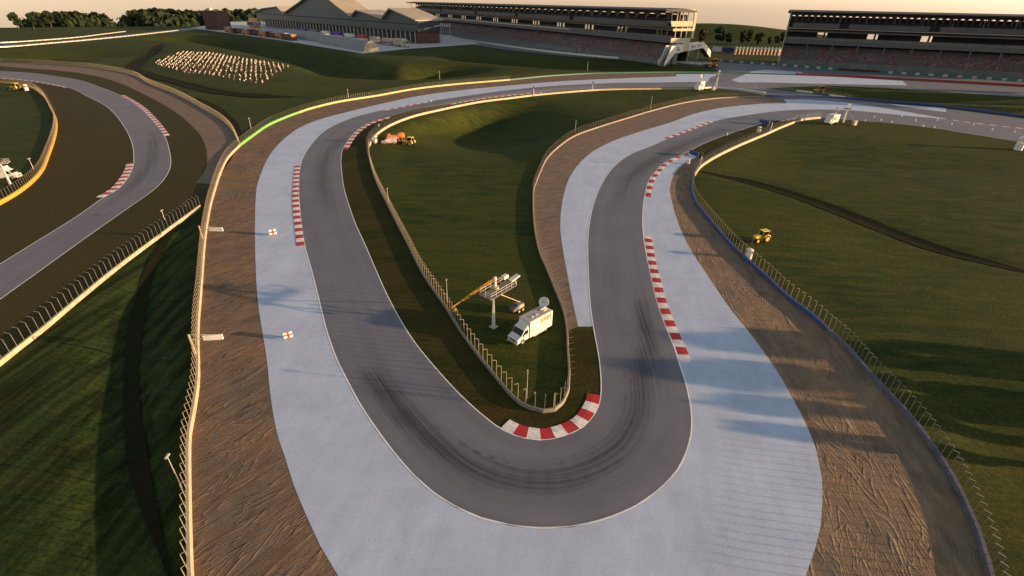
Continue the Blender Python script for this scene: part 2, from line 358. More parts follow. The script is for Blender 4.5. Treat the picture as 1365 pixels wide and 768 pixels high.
W = {k: smooth(gps(v), 2.0) for k, v in dict(OUT=OUT, INN=INN, RO=RO, RR=RR, LB=LB, LB2=LB2, LB3=LB3, LB4=LB4, LB5=LB5, IBLU=IBLU, IBLD=IBLD, IBL=IBL, IBR=IBR, IBB=IBB, ICB=ICB, GCB=GCB, RBU=RBU, RBM=RBM, RBD=RBD, T2O=T2O, T2I=T2I, B2=B2, D2I=D2I, B3=B3, B4=B4).items()}
# RI has real corners: keep them
W['RI'] = gps([RI[0]]) + smooth(gps(RI[1:19]), 2.0) + smooth(gps(RI[19:]), 2.0)
# ------------------------------------------------------------------ terrain
def npline(P): return np.array([(p.x, p.y) for p in P])
def dist_to(pts, line):
    """least distance of pts (n,2) to a polyline"""
    best = np.full(len(pts), 1e9)
    for a, b in zip(line[:-1], line[1:]):
        ab = b-a; L = ab.dot(ab)+1e-9
        t = np.clip(((pts-a) @ ab)/L, 0, 1)
        d = np.hypot(*(pts-a-t[:, None]*ab).T)
        np.minimum(best, d, out=best)
    return best
def coarse(P, step=8): return npline(resample(P, step))
KEEP = [coarse(W[k]) for k in ('OUT','INN','RO','RR','RI','LB','LB2','LB3','LB4','IBL','IBR','RBU','RBM','RBD','T2O','T2I','B2','D2I','B3','B4')]
APRON = [(255,37.5),(378,54.5),(484,71.5),(541,65.5),(640,58.5),(600,47),(351,29),(300,29)]
STRAIGHT = [(540,38),(600,42),(700,56),(860,78),(1037,87),(1117,94),(1172,97),(1365,109),(1520,119),(1520,143),(1365,129.5),(1195,118.5),(1100,114),(1010,118.5),(940,111),(942,105),(950,99),(958,94),(945,88.5),(880,83.5),(760,75.5),(680,67),(620,58),(600,53),(560,46)]
T3 = [(-60,60.5),(0,60.5),(100,53),(166,46.5),(260,36.5),(330,29)]
for k in (APRON, STRAIGHT):
    KEEP.append(coarse(gps(k)+gps(k[:1]), 12))
KEEP.append(coarse(gps(T3), 12))
def gauss(p, c, sx, sy, rot=0.0):
    d = p-np.array([c.x, c.y]); cs, sn = math.cos(rot), math.sin(rot)
    u = d[:, 0]*cs+d[:, 1]*sn; v = -d[:, 0]*sn+d[:, 1]*cs
    return np.exp(-(u/sx)**2/2-(v/sy)**2/2)
V_LEFT = npline(smooth(gps([(238,300),(205,345),(183,400),(172,470),(172,540),(183,620),(205,700),(235,790)]), 3))
V_TOP = npline(smooth(gps([(216,58),(190,78),(178,92),(200,100),(240,110),(290,122),(340,127),(400,128)]), 4))
V_TOP2 = npline(smooth(gps([(262,130),(285,142),(305,160),(322,178)]), 4))
V_RIGHT = npline(smooth(gps([(935,229),(985,238),(1060,260),(1150,292),(1250,325),(1400,368)]), 3))
HILLC = gp(955, 40); HILLC = HILLC*(1000/HILLC.length)
def H(p):
    """ground height at site points (n,2)"""
    p = np.asarray(p, float)
    z = np.zeros(len(p))
    z -= 1.5*np.exp(-(dist_to(p, V_LEFT)/4.5)**2)
    z -= 0.8*np.exp(-(dist_to(p, V_TOP)/6.0)**2)
    z -= 0.8*np.exp(-(dist_to(p, V_TOP2)/5.0)**2)
    z -= 0.35*np.exp(-(dist_to(p, V_RIGHT)/2.2)**2)
    for (x, y, sx, sy, A) in ((652,158,22,30,-9.5),(90,68,40,30,-8),(40,72,30,20,-5),(1200,128,40,10,-5),
                              (1210,330,14,10,-1.2),(1300,560,8,7,-0.8),(1200,215,40,14,-2.2)):
        z += A*gauss(p, gp(x, y), sx, sy)
    near = np.abs(z) > 0.01
    if near.any():
        q = p[near]; d = np.full(len(q), 1e9)
        for L in KEEP: np.minimum(d, dist_to(q, L), out=d)
        r = np.hypot(q[:, 0], q[:, 1]); wd = 5+r*0.03
        t = np.clip((d-1.2-0.004*r)/wd, 0, 1); z[near] *= t*t*(3-2*t)
    z[np.abs(z) < 0.004] = 0
    r = np.hypot(p[:, 0], p[:, 1])
    z += 20*gauss(p, HILLC, 120, 70, math.atan2(-HILLC.x, HILLC.y))*np.clip((r-780)/120, 0, 1)
    z -= np.clip(r-1120, 0, None)*0.12
    return z
T_PAD = npline(smooth(gps([(235,50),(290,53),(340,60),(395,70),(440,80),(490,93),(540,95),(590,91)]), 6))
T_STR = npline(smooth(gps([(620,76),(680,81),(750,86),(820,89),(880,92),(915,93.5)]), 6))
KEEP2 = [coarse(W[k]) for k in ('LB3','LB4','B2')]+[coarse(gps(k)+gps(k[:1]), 12) for k in (APRON, STRAIGHT)]
def H(p, base=H):
    p = np.asarray(p, float); z = base(p)
    t = -14*np.exp(-(dist_to(p, T_PAD)/24)**2)-7.0*np.exp(-(dist_to(p, T_STR)/20)**2)
    k = t < -0.02
    if k.any():
        d = np.full(k.sum(), 1e9)
        for L in KEEP2: np.minimum(d, dist_to(p[k], L), out=d)
        s = np.clip((d-3)/26, 0, 1); t[k] *= s*s*(3-2*s)
    t[~k] = 0
    return z+t
def hz(v): return float(H(np.array([[v[0], v[1]]]))[0])
def axis(lo, hi, c, s0, g):
    a = [c]; s = s0
    while a[-1] < hi: a.append(a[-1]+s); s *= g
    b = [c]; s = s0
    while b[-1] > lo: b.append(b[-1]-s); s *= g
    return np.array(sorted(set(b[1:]+a)))
gx = axis(-5000, 5000, 0, 1.0, 1.016); gy = axis(-400, 5200, 60, 1.0, 1.016)
XX, YY = np.meshgrid(gx, gy); GP = np.stack([XX.ravel(), YY.ravel()], 1); GZ = H(GP)
nx, ny = len(gx), len(gy)
idx = np.arange(nx*ny).reshape(ny, nx)
quads = np.stack([idx[:-1, :-1], idx[:-1, 1:], idx[1:, 1:], idx[1:, :-1]], -1).reshape(-1, 4)
me = bpy.data.meshes.new('ground'); me.vertices.add(nx*ny); me.vertices.foreach_set('co', np.column_stack([GP, GZ]).ravel())
me.loops.add(quads.size); me.loops.foreach_set('vertex_index', quads.ravel())
me.polygons.add(len(quads)); me.polygons.foreach_set('loop_start', np.arange(0, quads.size, 4)); me.polygons.foreach_set('loop_total', np.full(len(quads), 4))
me.update(); me.polygons.foreach_set('use_smooth', np.ones(len(quads), bool)); me.materials.append(M['grass'])
me.materials.append(M['mown'])
_poly = npline(resample(W['B3'], 6)+[gp(281, 262)]+list(reversed(resample(W['LB'], 6)))+[gp(262, 900), gp(-400, 900)])
def in_poly(p, poly):
    c = np.zeros(len(p), bool); x, y = p[:, 0], p[:, 1]
    for (x1, y1), (x2, y2) in zip(poly, np.roll(poly, -1, 0)):
        k = (y1 > y) != (y2 > y); c ^= k & (x < (x2-x1)*(y-y1)/(y2-y1+1e-12)+x1)
    return c
fc = np.stack([(XX[:-1, :-1]+XX[1:, 1:]).ravel()/2, (YY[:-1, :-1]+YY[1:, 1:]).ravel()/2], 1)
me.polygons.foreach_set('material_index', in_poly(fc, _poly).astype(np.int32))
ground = link('ground', me); ground['kind'] = 'structure'
# ------------------------------------------------------------------ flat covers
def sheet(name, P, z, m):
    mb = MB(); mb.add([(p.x, p.y, z) for p in P], [tuple(range(len(P)))])
    return struct(name, mb, m)
def cut(k, i0=None, i1=None): return W[k][i0:i1]
def rev(L): return list(reversed(L))
sheet('turf_verge', W['B3']+[gp(283,262), gp(261,244)]+rev(W['D2I'])+gps([(-70,88)])+W['B4'], 0.012, M['verge'])
sheet('turf_verge', cut('INN')[60:]+[] if False else [p for p in W['INN'] if p.y < gp(900,117).y+1 and (p-gp(790,441)).length > 0][:0] or
      [p for i, p in enumerate(smooth(gps(INN[2:41]), 2.0))]+[gp(757,441)]+rev(smooth(gps(IBL+IBR[1:6]), 2.0)), 0.012, M['verge2'])
sheet('turf_verge', smooth(gps(OUT[59:65]), 2)+W['RBU'], 0.012, M['verge2'])
sheet('gravel_trap', smooth(gps(LB), 2)+smooth(gps(LB2+LB3[1:]+LB4[1:5]), 2)[1:]+smooth(gps(RO), 2), 0.016, M['gravelL'])
sheet('gravel_trap', gps([(757,441)])+smooth(gps(IBR[5:]), 2)+gps([(1045,131),(1049,138)])+rev(smooth(gps(RI[1:18]), 2)), 0.016, M['gravelM'])
sheet('gravel_trap', W['RBM']+W['RBD'][1:]+[gp(1080,830)]+W['RR'][2:-3]+gps([(940,212)]), 0.016, M['gravelR'])
sheet('gravel_trap', W['D2I']+[gp(286,246), gp(318,196)]+rev(W['B2'])[1:], 0.016, M['gravelM'])
sheet('service_road', gps(T3)+[p+Vector((0, 0, 0)) for p in rev([gp(x, y+3.2) for x, y in T3])], 0.02, M['asphalt'])
sheet('main_straight', gps(STRAIGHT), 0.02, M['asphalt'])
sheet('link_road', gps([(955,110),(1010,117),(1040,120),(1090,126),(1127,132),(1182,138),(1245,143),(1295,149),(1365,158),(1480,173),(1480,190),(1365,173),(1295,165),(1260,160),(1132,140),(1040,133),(1020,127),(977,121),(940,117)]), 0.022, M['asphalt'])
sheet('paddock_apron', gps(APRON), 0.03, M['apron'])
sheet('runoff', W['RO']+[gp(800,930)]+W['RR']+rev(smooth(gps(OUT[3:59]), 3))+smooth(gps([(755,113.5),(830,110.5),(930,110),(942,109),(946,104),(955,99),(901,98.8)]), 3, False), 0.028, M['runoff'])
sheet('runoff', [p for p in W['RI']]+rev(smooth(gps(INN[40:61]), 2)), 0.028, M['runoff'])
sheet('runoff', gps([(974,107),(984,103),(1003,95),(1020,93),(1068,96),(1075,100),(1203,108),(1210,114),(1100,112),(1020,110),(985,110)]), 0.034, M['runoff'])
sheet('runoff', gps([(1185,138.5),(1261,144.5),(1261,149.5),(1200,142)]), 0.034, M['runoff'])
def strip(name, A, Bq, z, m, wears):
    """race surface between two edge lines, UV: across 0..1, along in metres"""
    A = resample(A, 1.5); Bd = resample(Bq, 0.4); j = 0; rows = []
    for i, a in enumerate(A):
        jj = min(range(j, min(len(Bd), j+140)), key=lambda k: (Bd[k]-a).length_squared) if i else 0
        if i == len(A)-1: jj = len(Bd)-1
        j = jj; rows.append((a, Bd[j]))
    # even out the inner points
    nB = [r[1] for r in rows]
    for _ in range(6): nB = [nB[0]]+[(nB[k-1]+nB[k]*2+nB[k+1])/4 for k in range(1, len(nB)-1)]+[nB[-1]]
    def snap(p): return min(Bd, key=lambda q: (q-p).length_squared)
    nB = [snap(p) for p in nB]
    K = 48; vs = []; uv = []; s = arclen([a.lerp(b, .5) for (a, _), b in zip(rows, nB)])
    for i, (a, _) in enumerate(rows):
        for k in range(K+1): q = a.lerp(nB[i], k/K); vs.append((q.x, q.y, z)); uv.append((k/K, s[i]))
    fs = [(i*(K+1)+k, i*(K+1)+k+1, (i+1)*(K+1)+k+1, (i+1)*(K+1)+k) for i in range(len(rows)-1) for k in range(K)]
    me = bpy.data.meshes.new(name); me.from_pydata(vs, [], fs); me.materials.append(m)
    ul = me.uv_layers.new(name='UVMap')
    for lp in me.loops: ul.data[lp.index].uv = uv[lp.vertex_index]
    at = me.attributes.new('wear', 'FLOAT', 'POINT'); at2 = me.attributes.new('skid', 'FLOAT', 'POINT')
    V3 = np.array(vs)[:, :2]; w = np.zeros(len(vs)); w2 = np.zeros(len(vs))
    for pts, half, amt in wears:
        L = resample(smooth(pts if len(pts[0]) == 3 else gps(pts), 2), 2); Ln = npline(L); n = len(Ln)
        d = np.full(len(V3), 1e9); par = np.zeros(len(V3))
        for q in range(n):
            dq = np.hypot(*(V3-Ln[q]).T); mk = dq < d; d[mk] = dq[mk]; par[mk] = q/(n-1)
        fade = np.clip(np.minimum(par, 1-par)*4.0, 0, 1)
        if half < .5: w2 = np.maximum(w2, amt*np.exp(-(d/half)**2)*fade)
        else: w = np.maximum(w, amt*np.exp(-(d/half)**2)*fade)
    me.attributes['wear'].data.foreach_set('value', w.astype(np.float32)); me.attributes['skid'].data.foreach_set('value', w2.astype(np.float32))
    o = link(name, me); o['kind'] = 'structure'
    bm = bmesh.new(); bm.from_mesh(me); bmesh.ops.recalc_face_normals(bm, faces=bm.faces)
    if sum(f.normal.z for f in bm.faces) < 0: bmesh.ops.reverse_faces(bm, faces=bm.faces)
    bm.to_mesh(me); bm.free()
    return o
HAIR = resample(smooth(gps([(475,470),(500,505),(540,552),(590,598),(640,625),(700,640),(760,635),(815,605),(845,560),(858,500),(862,455),(856,420)]), 2), 2)
def trails():
    rr = random.Random(21); out = []; N = normals(HAIR)
    for i in range(20):
        a = rr.choice((0, 0, 1, 4, 8, 22, 26, 30)); b = min(len(HAIR)-1, a+rr.randint(14, 34)); o0 = rr.uniform(-2.6, 2.2); dr = rr.uniform(-1.6, 1.6)
        out.append(([HAIR[k]+N[k]*(o0+dr*(k-a)/(b-a)) for k in range(a, b)], rr.uniform(.16, .32), rr.uniform(.55, 1.0)))
    for base, lo, hi in (([(440,300),(430,250),(432,215),(450,190),(480,172)], -2, 2), ([(812,285),(828,255),(848,228),(880,208),(925,187)], -2.2, 2.2), ([(845,560),(858,500),(862,455),(857,415),(850,380)], -2.4, 2.4)):
        B = resample(smooth(gps(base), 2), 2); NB = normals(B)
        for i in range(6):
            a = rr.randint(0, max(1, len(B)//3)); b = rr.randint(2*len(B)//3, len(B)-1); o0 = rr.uniform(lo, hi); dr = rr.uniform(-.8, .8)
            out.append(([B[k]+NB[k]*(o0+dr*(k-a)/(b-a)) for k in range(a, b)], rr.uniform(.15, .28), rr.uniform(.25, .6)))
    return out
TRAILS = trails()
strip('race_track', W['OUT'], W['INN'], 0.040, M['track'], [
    ([(475,470),(500,505),(540,552),(590,598),(640,625),(700,640),(760,635),(815,605),(845,560),(858,500),(862,455),(856,420)], 1.9, 0.95), ([(480,480),(510,520),(555,572),(600,605),(650,628)], 1.7, 1.25), ([(840,565),(857,505),(862,455),(857,415),(852,385)], 1.5, 1.15), *TRAILS,
    ([(440,300),(430,250),(432,215),(450,190),(480,172)], 2.2, 0.7),
    ([(815,290),(830,255),(850,228),(880,208),(930,185),(985,166)], 2.4, 0.85),
    ([(720,660),(780,650),(850,610),(890,560)], 2.5, 0.25)])
strip('race_track', W['T2O'], W['T2I'], 0.040, M['track2'], [([(206,170),(204,200),(195,225),(165,258),(120,292)], 1.8, 0.75), ([(60,350),(120,300),(175,262)], 3, 0.2)])
from mathutils.bvhtree import BVHTree
_bv = BVHTree.FromPolygons([(x, y, z) for (x, y), z in zip(GP.tolist(), GZ.tolist())], quads.tolist())
def gz(x, y):
    r = _bv.ray_cast(Vector((x, y, 500)), Vector((0, 0, -1))); return r[0].z if r[0] else 0.0
def drape(name, line, w, m, dz=0.06):
    P = [Vector((a[0], a[1], 0)) for a in line]; P = resample(P, 2.0); N = normals(P); K = 6; pts = []
    for i, (p, n) in enumerate(zip(P, N)):
        e = min(1, i/10, (len(P)-1-i)/10)*.85+.15; ww = w*e*(1+.10*math.sin(i*.37)+.05*math.sin(i*1.1))
        for k in range(K+1): q = p+n*(k/K-.5)*ww; pts.append((q.x, q.y))
    z = [gz(x, y) for x, y in pts]; mb = MB(); mb.add([(x, y, h+dz) for (x, y), h in zip(pts, z)], [(i*(K+1)+k, i*(K+1)+k+1, (i+1)*(K+1)+k+1, (i+1)*(K+1)+k) for i in range(len(P)-1) for k in range(K)])
    return struct(name, mb, m)
drape('ditch', V_LEFT, 1.9, M['ditch'], .16); drape('ditch', V_RIGHT, 5.2, M['ditch'], .12); drape('ditch', V_TOP, 9.0, M['ditch'], .35); drape('ditch', V_TOP2, 4.0, M['ditch'], .2)
drape('ditch', npline(smooth(gps([(70,72),(80,80),(100,82),(140,80)]), 4)), 5, M['ditch'], .3)
def line(P, w=0.2, side=1, z=0.046):
    mb = MB(); P = resample(P, 1.5); N = normals(P); vs = []
    for p, n in zip(P, N): vs += [p+Vector((0, 0, z)), p+n*w*side+Vector((0, 0, z))]
    mb.add(vs, [(2*i, 2*i+1, 2*i+3, 2*i+2) for i in range(len(P)-1)]); return struct('track_line', mb, M['line'])
line(W['OUT'], 0.13, 1); line(W['INN'], 0.15, -1); line(W['T2O'], 0.17, -1); line(W['T2I'], 0.17, 1)
line(resample(W['OUT'], 2), 0.06, -1, 0.046)
# ------------------------------------------------------------------ kerbs
def kerb(label, pts, width, n, side, first=0, hgt=0.09, skipwhite=False):
    """painted kerb along a track edge; colours alternate block by block"""
    P = resample(smooth(gps(pts), 1.0), 0.5); s = arclen(P); L = s[-1]; mb = MB()
    def at(q):
        k = min(range(len(s)-1), key=lambda i: 0 if s[i] <= q <= s[i+1] else abs(s[i]-q)+1)
        return P[k].lerp(P[k+1], min(1, max(0, (q-s[k])/max(s[k+1]-s[k], 1e-6))))
    prof = [(0.0, 0.02), (0.0, 0.055), (width*0.55, hgt), (width, hgt*0.8), (width, 0.02)]
    for b in range(n):
        k = 3; q = [at(L*(b+i/k)/n) for i in range(k+1)]
        e = [at(max(0, L*(b+i/k)/n-0.3)) for i in range(k+1)]; g = [at(min(L, L*(b+i/k)/n+0.3)) for i in range(k+1)]
        vs = []
        for p, a, c in zip(q, e, g):
            t = (c-a).normalized(); nn = Vector((-t.y, t.x, 0))*side
            for u, h in prof: vs.append(p+nn*u+Vector((0, 0, h)))
        m = len(prof)
        fs = [(i*m+j, i*m+j+1, (i+1)*m+j+1, (i+1)*m+j) for i in range(k) for j in range(m-1)]
        fs += [tuple(range(m)), tuple(k*m+j for j in range(m-1, -1, -1))]
        mb.add(vs, fs, (b+first) % 2)
    o = link('kerb', mb.mesh('kerb', [M['kerb_red'], M['kerb_white']]))
    return tag(o, label, 'kerb', 'red and white kerbs at the track edges')
kerb('red and white kerb on the inside of the hairpin at the barrier tip', [(668,570.5),(680,577.5),(695,583),(717,586.5),(742,584),(762,577),(780,567),(792,552),(799,537),(800.5,528)], 1.75, 10, 1, 1, 0.10)
kerb('long red and white kerb on the run-off left of the track', [(400,221),(398.5,245),(399,275),(403,305),(406,327)], 1.55, 31, -1)
kerb('red and white kerb inside the left bend near the orange truck', [(457,199),(462,191),(470,180),(480,171),(495,163),(516,156.5)], 1.7, 22, -1, 0)
kerb('thin dashed red kerb on the run-off at the top of the left bend', [(507,147.8),(530,143.5),(548,139.8),(568,136)], 1.2, 12, -1, 0)
kerb('long red and white kerb bordering the right-hand run-off above the hairpin', [(858.5,314),(864,350),(870,377),(877,405),(889,438),(900,463),(907,483)], 1.6, 25, 1, 1)
kerb('red and white kerb on the bend below the blue board', [(860,262),(863,247),(867,237),(874,229),(882,220),(895,212),(915,204)], 1.5, 17, -1, 0)
kerb('red and white kerb between pale run-off and track on the upper right bend', [(890,185.3),(920,174.3),(951,162.5)], 1.5, 16, 1, 0)
kerb('red and white kerb behind the blue board by the small white truck', [(1035,161.5),(1062,158),(1093,157)], 1.3, 12, -1, 0)
kerb('flat red and white kerb on the far right exit road', [(1262,159.3),(1295,164),(1365,172),(1400,177)], 1.3, 16, 1, 0)
kerb('red and white kerb outside the bend of the far left track', [(160,127),(185,142),(205,162),(219,181)], 1.7, 40, 1, 0)
kerb('red and white kerb inside the bend of the far left track', [(178.5,217),(176,226),(170,237),(157,252),(139,263)], 1.9, 18, -1, 0)
kerb('low red kerb beside the far left track near the yellow loader', [(5,104.5),(30,106.5),(62,111),(92,117)], 1.2, 22, -1, 1)
kerb('red dashed kerb in front of the fence at the top of the infield', [(598,139.2),(640,131.8),(680,127),(722,123.4)], 1.2, 30, -1, 0)
# ------------------------------------------------------------------ barriers with catch fences
def blockwall(mb, P, prof, off, seg, m):
    """wall in short lengths whose paint alternates through m material slots"""
    s = arclen(P); i = 0; b = 0
    while i < len(P)-1:
        j = i+1
        while j < len(P)-1 and s[j]-s[i] < seg: j += 1
        mb.sweep(P[i:j+1], prof, off, b % m); i = j; b += 1
def barrier(name, label, key, mats, side, h=0.9, w=0.5, posts=True, sp=1.4, ph=2.9, back=0.3, seg=0, rails=False, pm='steel', cap=False):
    """side = +1 when the track lies left of travel; posts stand behind the wall and crank over towards the track"""
    P = resample(W[key], 0.8); N = normals(P)
    root = thing(name, label, 'barrier', P[0])
    mb = MB()
    prof = [(0.0, 0.0), (0.03*side, h*0.25), (-0.06*side, h), (-w*side, h), (-w*side, 0.0)]
    if seg: blockwall(mb, P, prof, 0.0, seg, len(mats))
    else: mb.sweep(P, prof)
    part('wall', mb, [M[k] for k in mats], root, True)
    if cap:
        rb = MB(); rb.sweep(P, [(-0.04*side-0.02*side, h+0.003), (-0.05*side, h+0.09), (-(w-0.05)*side, h+0.09), (-(w-0.05)*side, h+0.003)])
        part('top_rail', rb, M['rail' if pm == 'steel' else pm], root, True)
    if posts:
        Q = resample(P, sp); NQ = normals(Q)
        pb = MB()
        pb.box((0, 0, ph/2), (0.055, 0.05, ph)); pb.box((0, 0.33, ph+0.12), (0.05, 0.68, 0.045), 0, 0, 1.0)
        for v in range(8, 16): pb.v[v] = (pb.v[v][0], pb.v[v][1], pb.v[v][2]+pb.v[v][1]*0.35-0.05)
        pme = pb.mesh('fence_post', M[pm])
        near = sorted(range(len(Q)), key=lambda i: (Q[i]-EYE).length)
        keep = set(near[:100]); rest = MB()
        for i, (q, n) in enumerate(zip(Q, NQ)):
            rz = math.atan2(n.y*side, n.x*side)-PI/2
            loc = q-n*side*back-root.location
            if i in keep:
                o = link('fence_post', pme, root); o.location = loc; o.rotation_euler = (0, 0, rz+random.uniform(-.03, .03))
            else:
                R = Matrix.Rotation(rz, 3, 'Z')
                rest.add([R @ Vector(v)+loc for v in pb.v], pb.f)
        if rest.v:
            o = link('fence_post', rest.mesh('fence_post', M[pm]), root); o['kind'] = 'stuff'
        if rails:
            cb = MB()
            for zz, oo in ((ph-0.05, 0.0), (ph*0.62, 0.0), (ph+0.27, 0.8)):
                for a, b, na, nb in zip(Q, Q[1:], NQ, NQ[1:]):
                    cb.tube(a+(na*side*(oo-back))+Vector((0, 0, zz)), b+(nb*side*(oo-back))+Vector((0, 0, zz)), 0.018, None, 3)
            part('fence_cable', cb, M['steel'], root, True)
    return root
barrier('trackside_barrier', 'cream concrete barrier with cranked fence posts along the left gravel trap', 'LB', ['cream'], -1, h=.8, w=.36, pm='post')
barrier('trackside_barrier', 'bright green stretch of barrier where two tracks meet at left', 'LB2', ['greenwall'], -1)
barrier('trackside_barrier', 'pale yellow-green barrier sweeping round the outside of the top left bend', 'LB3', ['lime'], -1)
barrier('trackside_barrier', 'dark teal barrier with fence below the grass bank and footbridge', 'LB4', ['teal'], -1, sp=2.0, pm='dark')
barrier('trackside_barrier', 'long low dull red wall in front of the right grandstand', 'LB5', ['redwall'], -1, h=1.6, posts=False)
barrier('trackside_barrier', 'sunlit cream barrier looping over the top left of the central infield', 'IBLU', ['cream'], -1)
barrier('trackside_barrier', 'dull grey barrier with close-set posts down the left edge of the central infield', 'IBLD', ['brown_grey'], -1, h=.58, w=.24, pm='post')  # darker wall colour holds the shade of this left-facing run
barrier('trackside_barrier', 'pale barrier along the brown gravel on the right edge of the central infield', 'IBR', ['brown_grey'], -1, h=.58, w=.28, pm='post')
barrier('trackside_barrier', 'blue chequered tyre barrier below the dark grass strip at upper right', 'IBB', ['blue', 'navy'], -1, h=1.05, w=0.7, seg=4.0, sp=2.4, pm='dark', cap=False)
barrier('trackside_barrier', 'short pale wall with tall fence posts beside the far camera tower', 'ICB', ['white'], 1, sp=1.8)
barrier('trackside_barrier', 'white-topped teal barrier with fence at the pit exit', 'GCB', ['teal', 'white'], -1, seg=9, sp=1.8, pm='dark')
barrier('trackside_barrier', 'sunlit cream barrier curving round the top of the right infield', 'RBU', ['cream'], -1)
barrier('trackside_barrier', 'royal blue barrier beside the gravel by the yellow tractor', 'RBM', ['blue', 'blue', 'navy'], -1, h=.6, seg=4.0, pm='post')
barrier('trackside_barrier', 'weathered slate blue barrier running down to the lower right corner', 'RBD', ['slate'], -1, h=.6, w=.42, sp=1.0, pm='brown_grey')
barrier('trackside_barrier', 'yellow fence barrier outside the gravel of the far left bend', 'B2', ['brown_grey'], -1, h=.6, w=.25, pm='post')
barrier('trackside_barrier', 'straight cream barrier cutting across the lower left beside the mown bank', 'B3', ['cream'], 1, h=.72, w=.4, pm='brown_grey')
barrier('trackside_barrier', 'orange-lit barrier hooping round the infield at the left edge', 'B4', ['amber'], 1, pm='brown_grey')  # amber colour holds the orange sunlight falling on this wall
for lab, pts, m in (('upper pale guard rail beside the distant road at top left', [(-60,58.5),(0,58.5),(50,55.5),(100,51.5),(140,46.5),(168,43)], 'rail'),
                    ('lower white guard rail beside the distant road at top left', [(-60,65),(0,64.5),(75,58.5),(150,51.5),(200,46),(262,38.5)], 'rail')):
    P = resample(smooth(gps(pts), 4), 4); r = thing('guard_rail', lab, 'guard rail', P[0])
    mb = MB(); mb.sweep(P, [(0, .6), (0, 1.5), (.3, 1.5), (.3, .6)]); part('rail', mb, M[m], r, True)
    Q = resample(P, 9); mb = MB()
    for q in Q[:90]:
        o = None; mb.box(q+Vector((0, 0, .85)), (.4, .4, 1.7))
    part('support', mb, M['dark'], r, True)['kind'] = 'stuff'
# walls along the main straight
def wallrun(label, pts, h, w, mats, seg=0, fence=0.0, cat='wall', name='straight_wall', m2='greywall', fsp=6):
    P = resample(smooth(gps(pts), 3), 1.5); r = thing(name, label, cat, P[0]); mb = MB()
    prof = [(0, 0), (0, h), (w, h), (w, 0)]
    if seg: blockwall(mb, P, prof, 0, seg, len(mats))
    else: mb.sweep(P, prof)
    part('wall', mb, [M[k] for k in mats], r, True)
    if fence:
        Q = resample(P, fsp); near = sorted(Q, key=lambda q: q.length)
        pb = MB(); pb.box((0, 0, fence/2), (.22, .22, fence)); pme = pb.mesh('fence_post', M[m2])
        for q in near[:95]:
            o = link('fence_post', pme, r); o.location = q-r.location
        cb = MB()
        for zz in (fence, fence*.7, fence*.45):
            for a, b in zip(Q, Q[1:]): cb.tube(a+Vector((0, 0, zz)), b+Vector((0, 0, zz)), .07, None, 3)
        part('fence_cable', cb, M['steel'], r, True)['kind'] = 'stuff'
    return r
wallrun('white pit wall with low fence along the grass side of the main straight', [(600,51.3),(640,57),(680,63),(730,69.5),(800,76.5),(860,81),(945,87)], 1.6, .6, ['rail'], 0, 4.5)
wallrun('pale grey debris wall under the seats of the left grandstand', [(585,40.5),(640,48.5),(700,56.5),(760,65.5),(820,73),(882,79.5)], 3.2, .6, ['steel', 'rail', 'greywall'], 14, 7.0)
wallrun('dark teal and white striped wall in front of the right grandstand, left run', [(950,81.5),(1037,87.5),(1117,93.8)], 1.7, .6, ['teal', 'teal', 'steel'], 2.6, 0)
wallrun('dark teal and white striped wall in front of the right grandstand, right run', [(1172,97.2),(1260,102.6),(1365,109.2),(1500,117.8)], 1.7, .6, ['teal', 'teal', 'steel'], 2.6, 0)
# ------------------------------------------------------------------ vehicles and trackside kit (local axes: +X forward, +Z up)
def wheels(root, spots, r, w, rim='steel'):
    for x, y in spots:
        s = 1 if y > 0 else -1
        t = MB(); t.lathe((x, y, r), [(r*0.55, -w/2), (r*0.93, -w/2), (r, -w*0.3), (r, w*0.3), (r*0.93, w/2), (r*0.55, w/2)], 18, 'Y')
        wh = part('wheel', t, M['rubber'], root)
        h = MB(); h.lathe((x, y, r), [(r*0.2, -w*0.52), (r*0.58, -w*0.5), (r*0.58, w*0.5), (r*0.2, w*0.52)], 14, 'Y')
        part('rim', h, M[rim], wh)
def dish(root, c, d, r, m='white'):
    """shallow bowl aerial facing d"""
    b = MB(); prof = [(0.05, 0.0), (r*0.5, r*0.07), (r*0.85, r*0.2), (r, r*0.3), (r*0.97, r*0.33), (r*0.8, r*0.22), (r*0.4, r*0.1), (0.04, r*0.05)]
    b.lathe((0, 0, 0), prof, 28)
    q = Vector(d).to_track_quat('Z', 'Y'); b.v = [tuple(q @ Vector(v)+Vector(c)) for v in b.v]
    o = part('satellite_dish', b, M[m], root)
    f = MB(); d = Vector(d).normalized(); f.tube(Vector(c)+d*r*0.05, Vector(c)+d*r*0.75, 0.03, None, 6); f.box(Vector(c)+d*r*0.78, (.14, .14, .14))
    part('feed_arm', f, M['dark'], o)
    return o
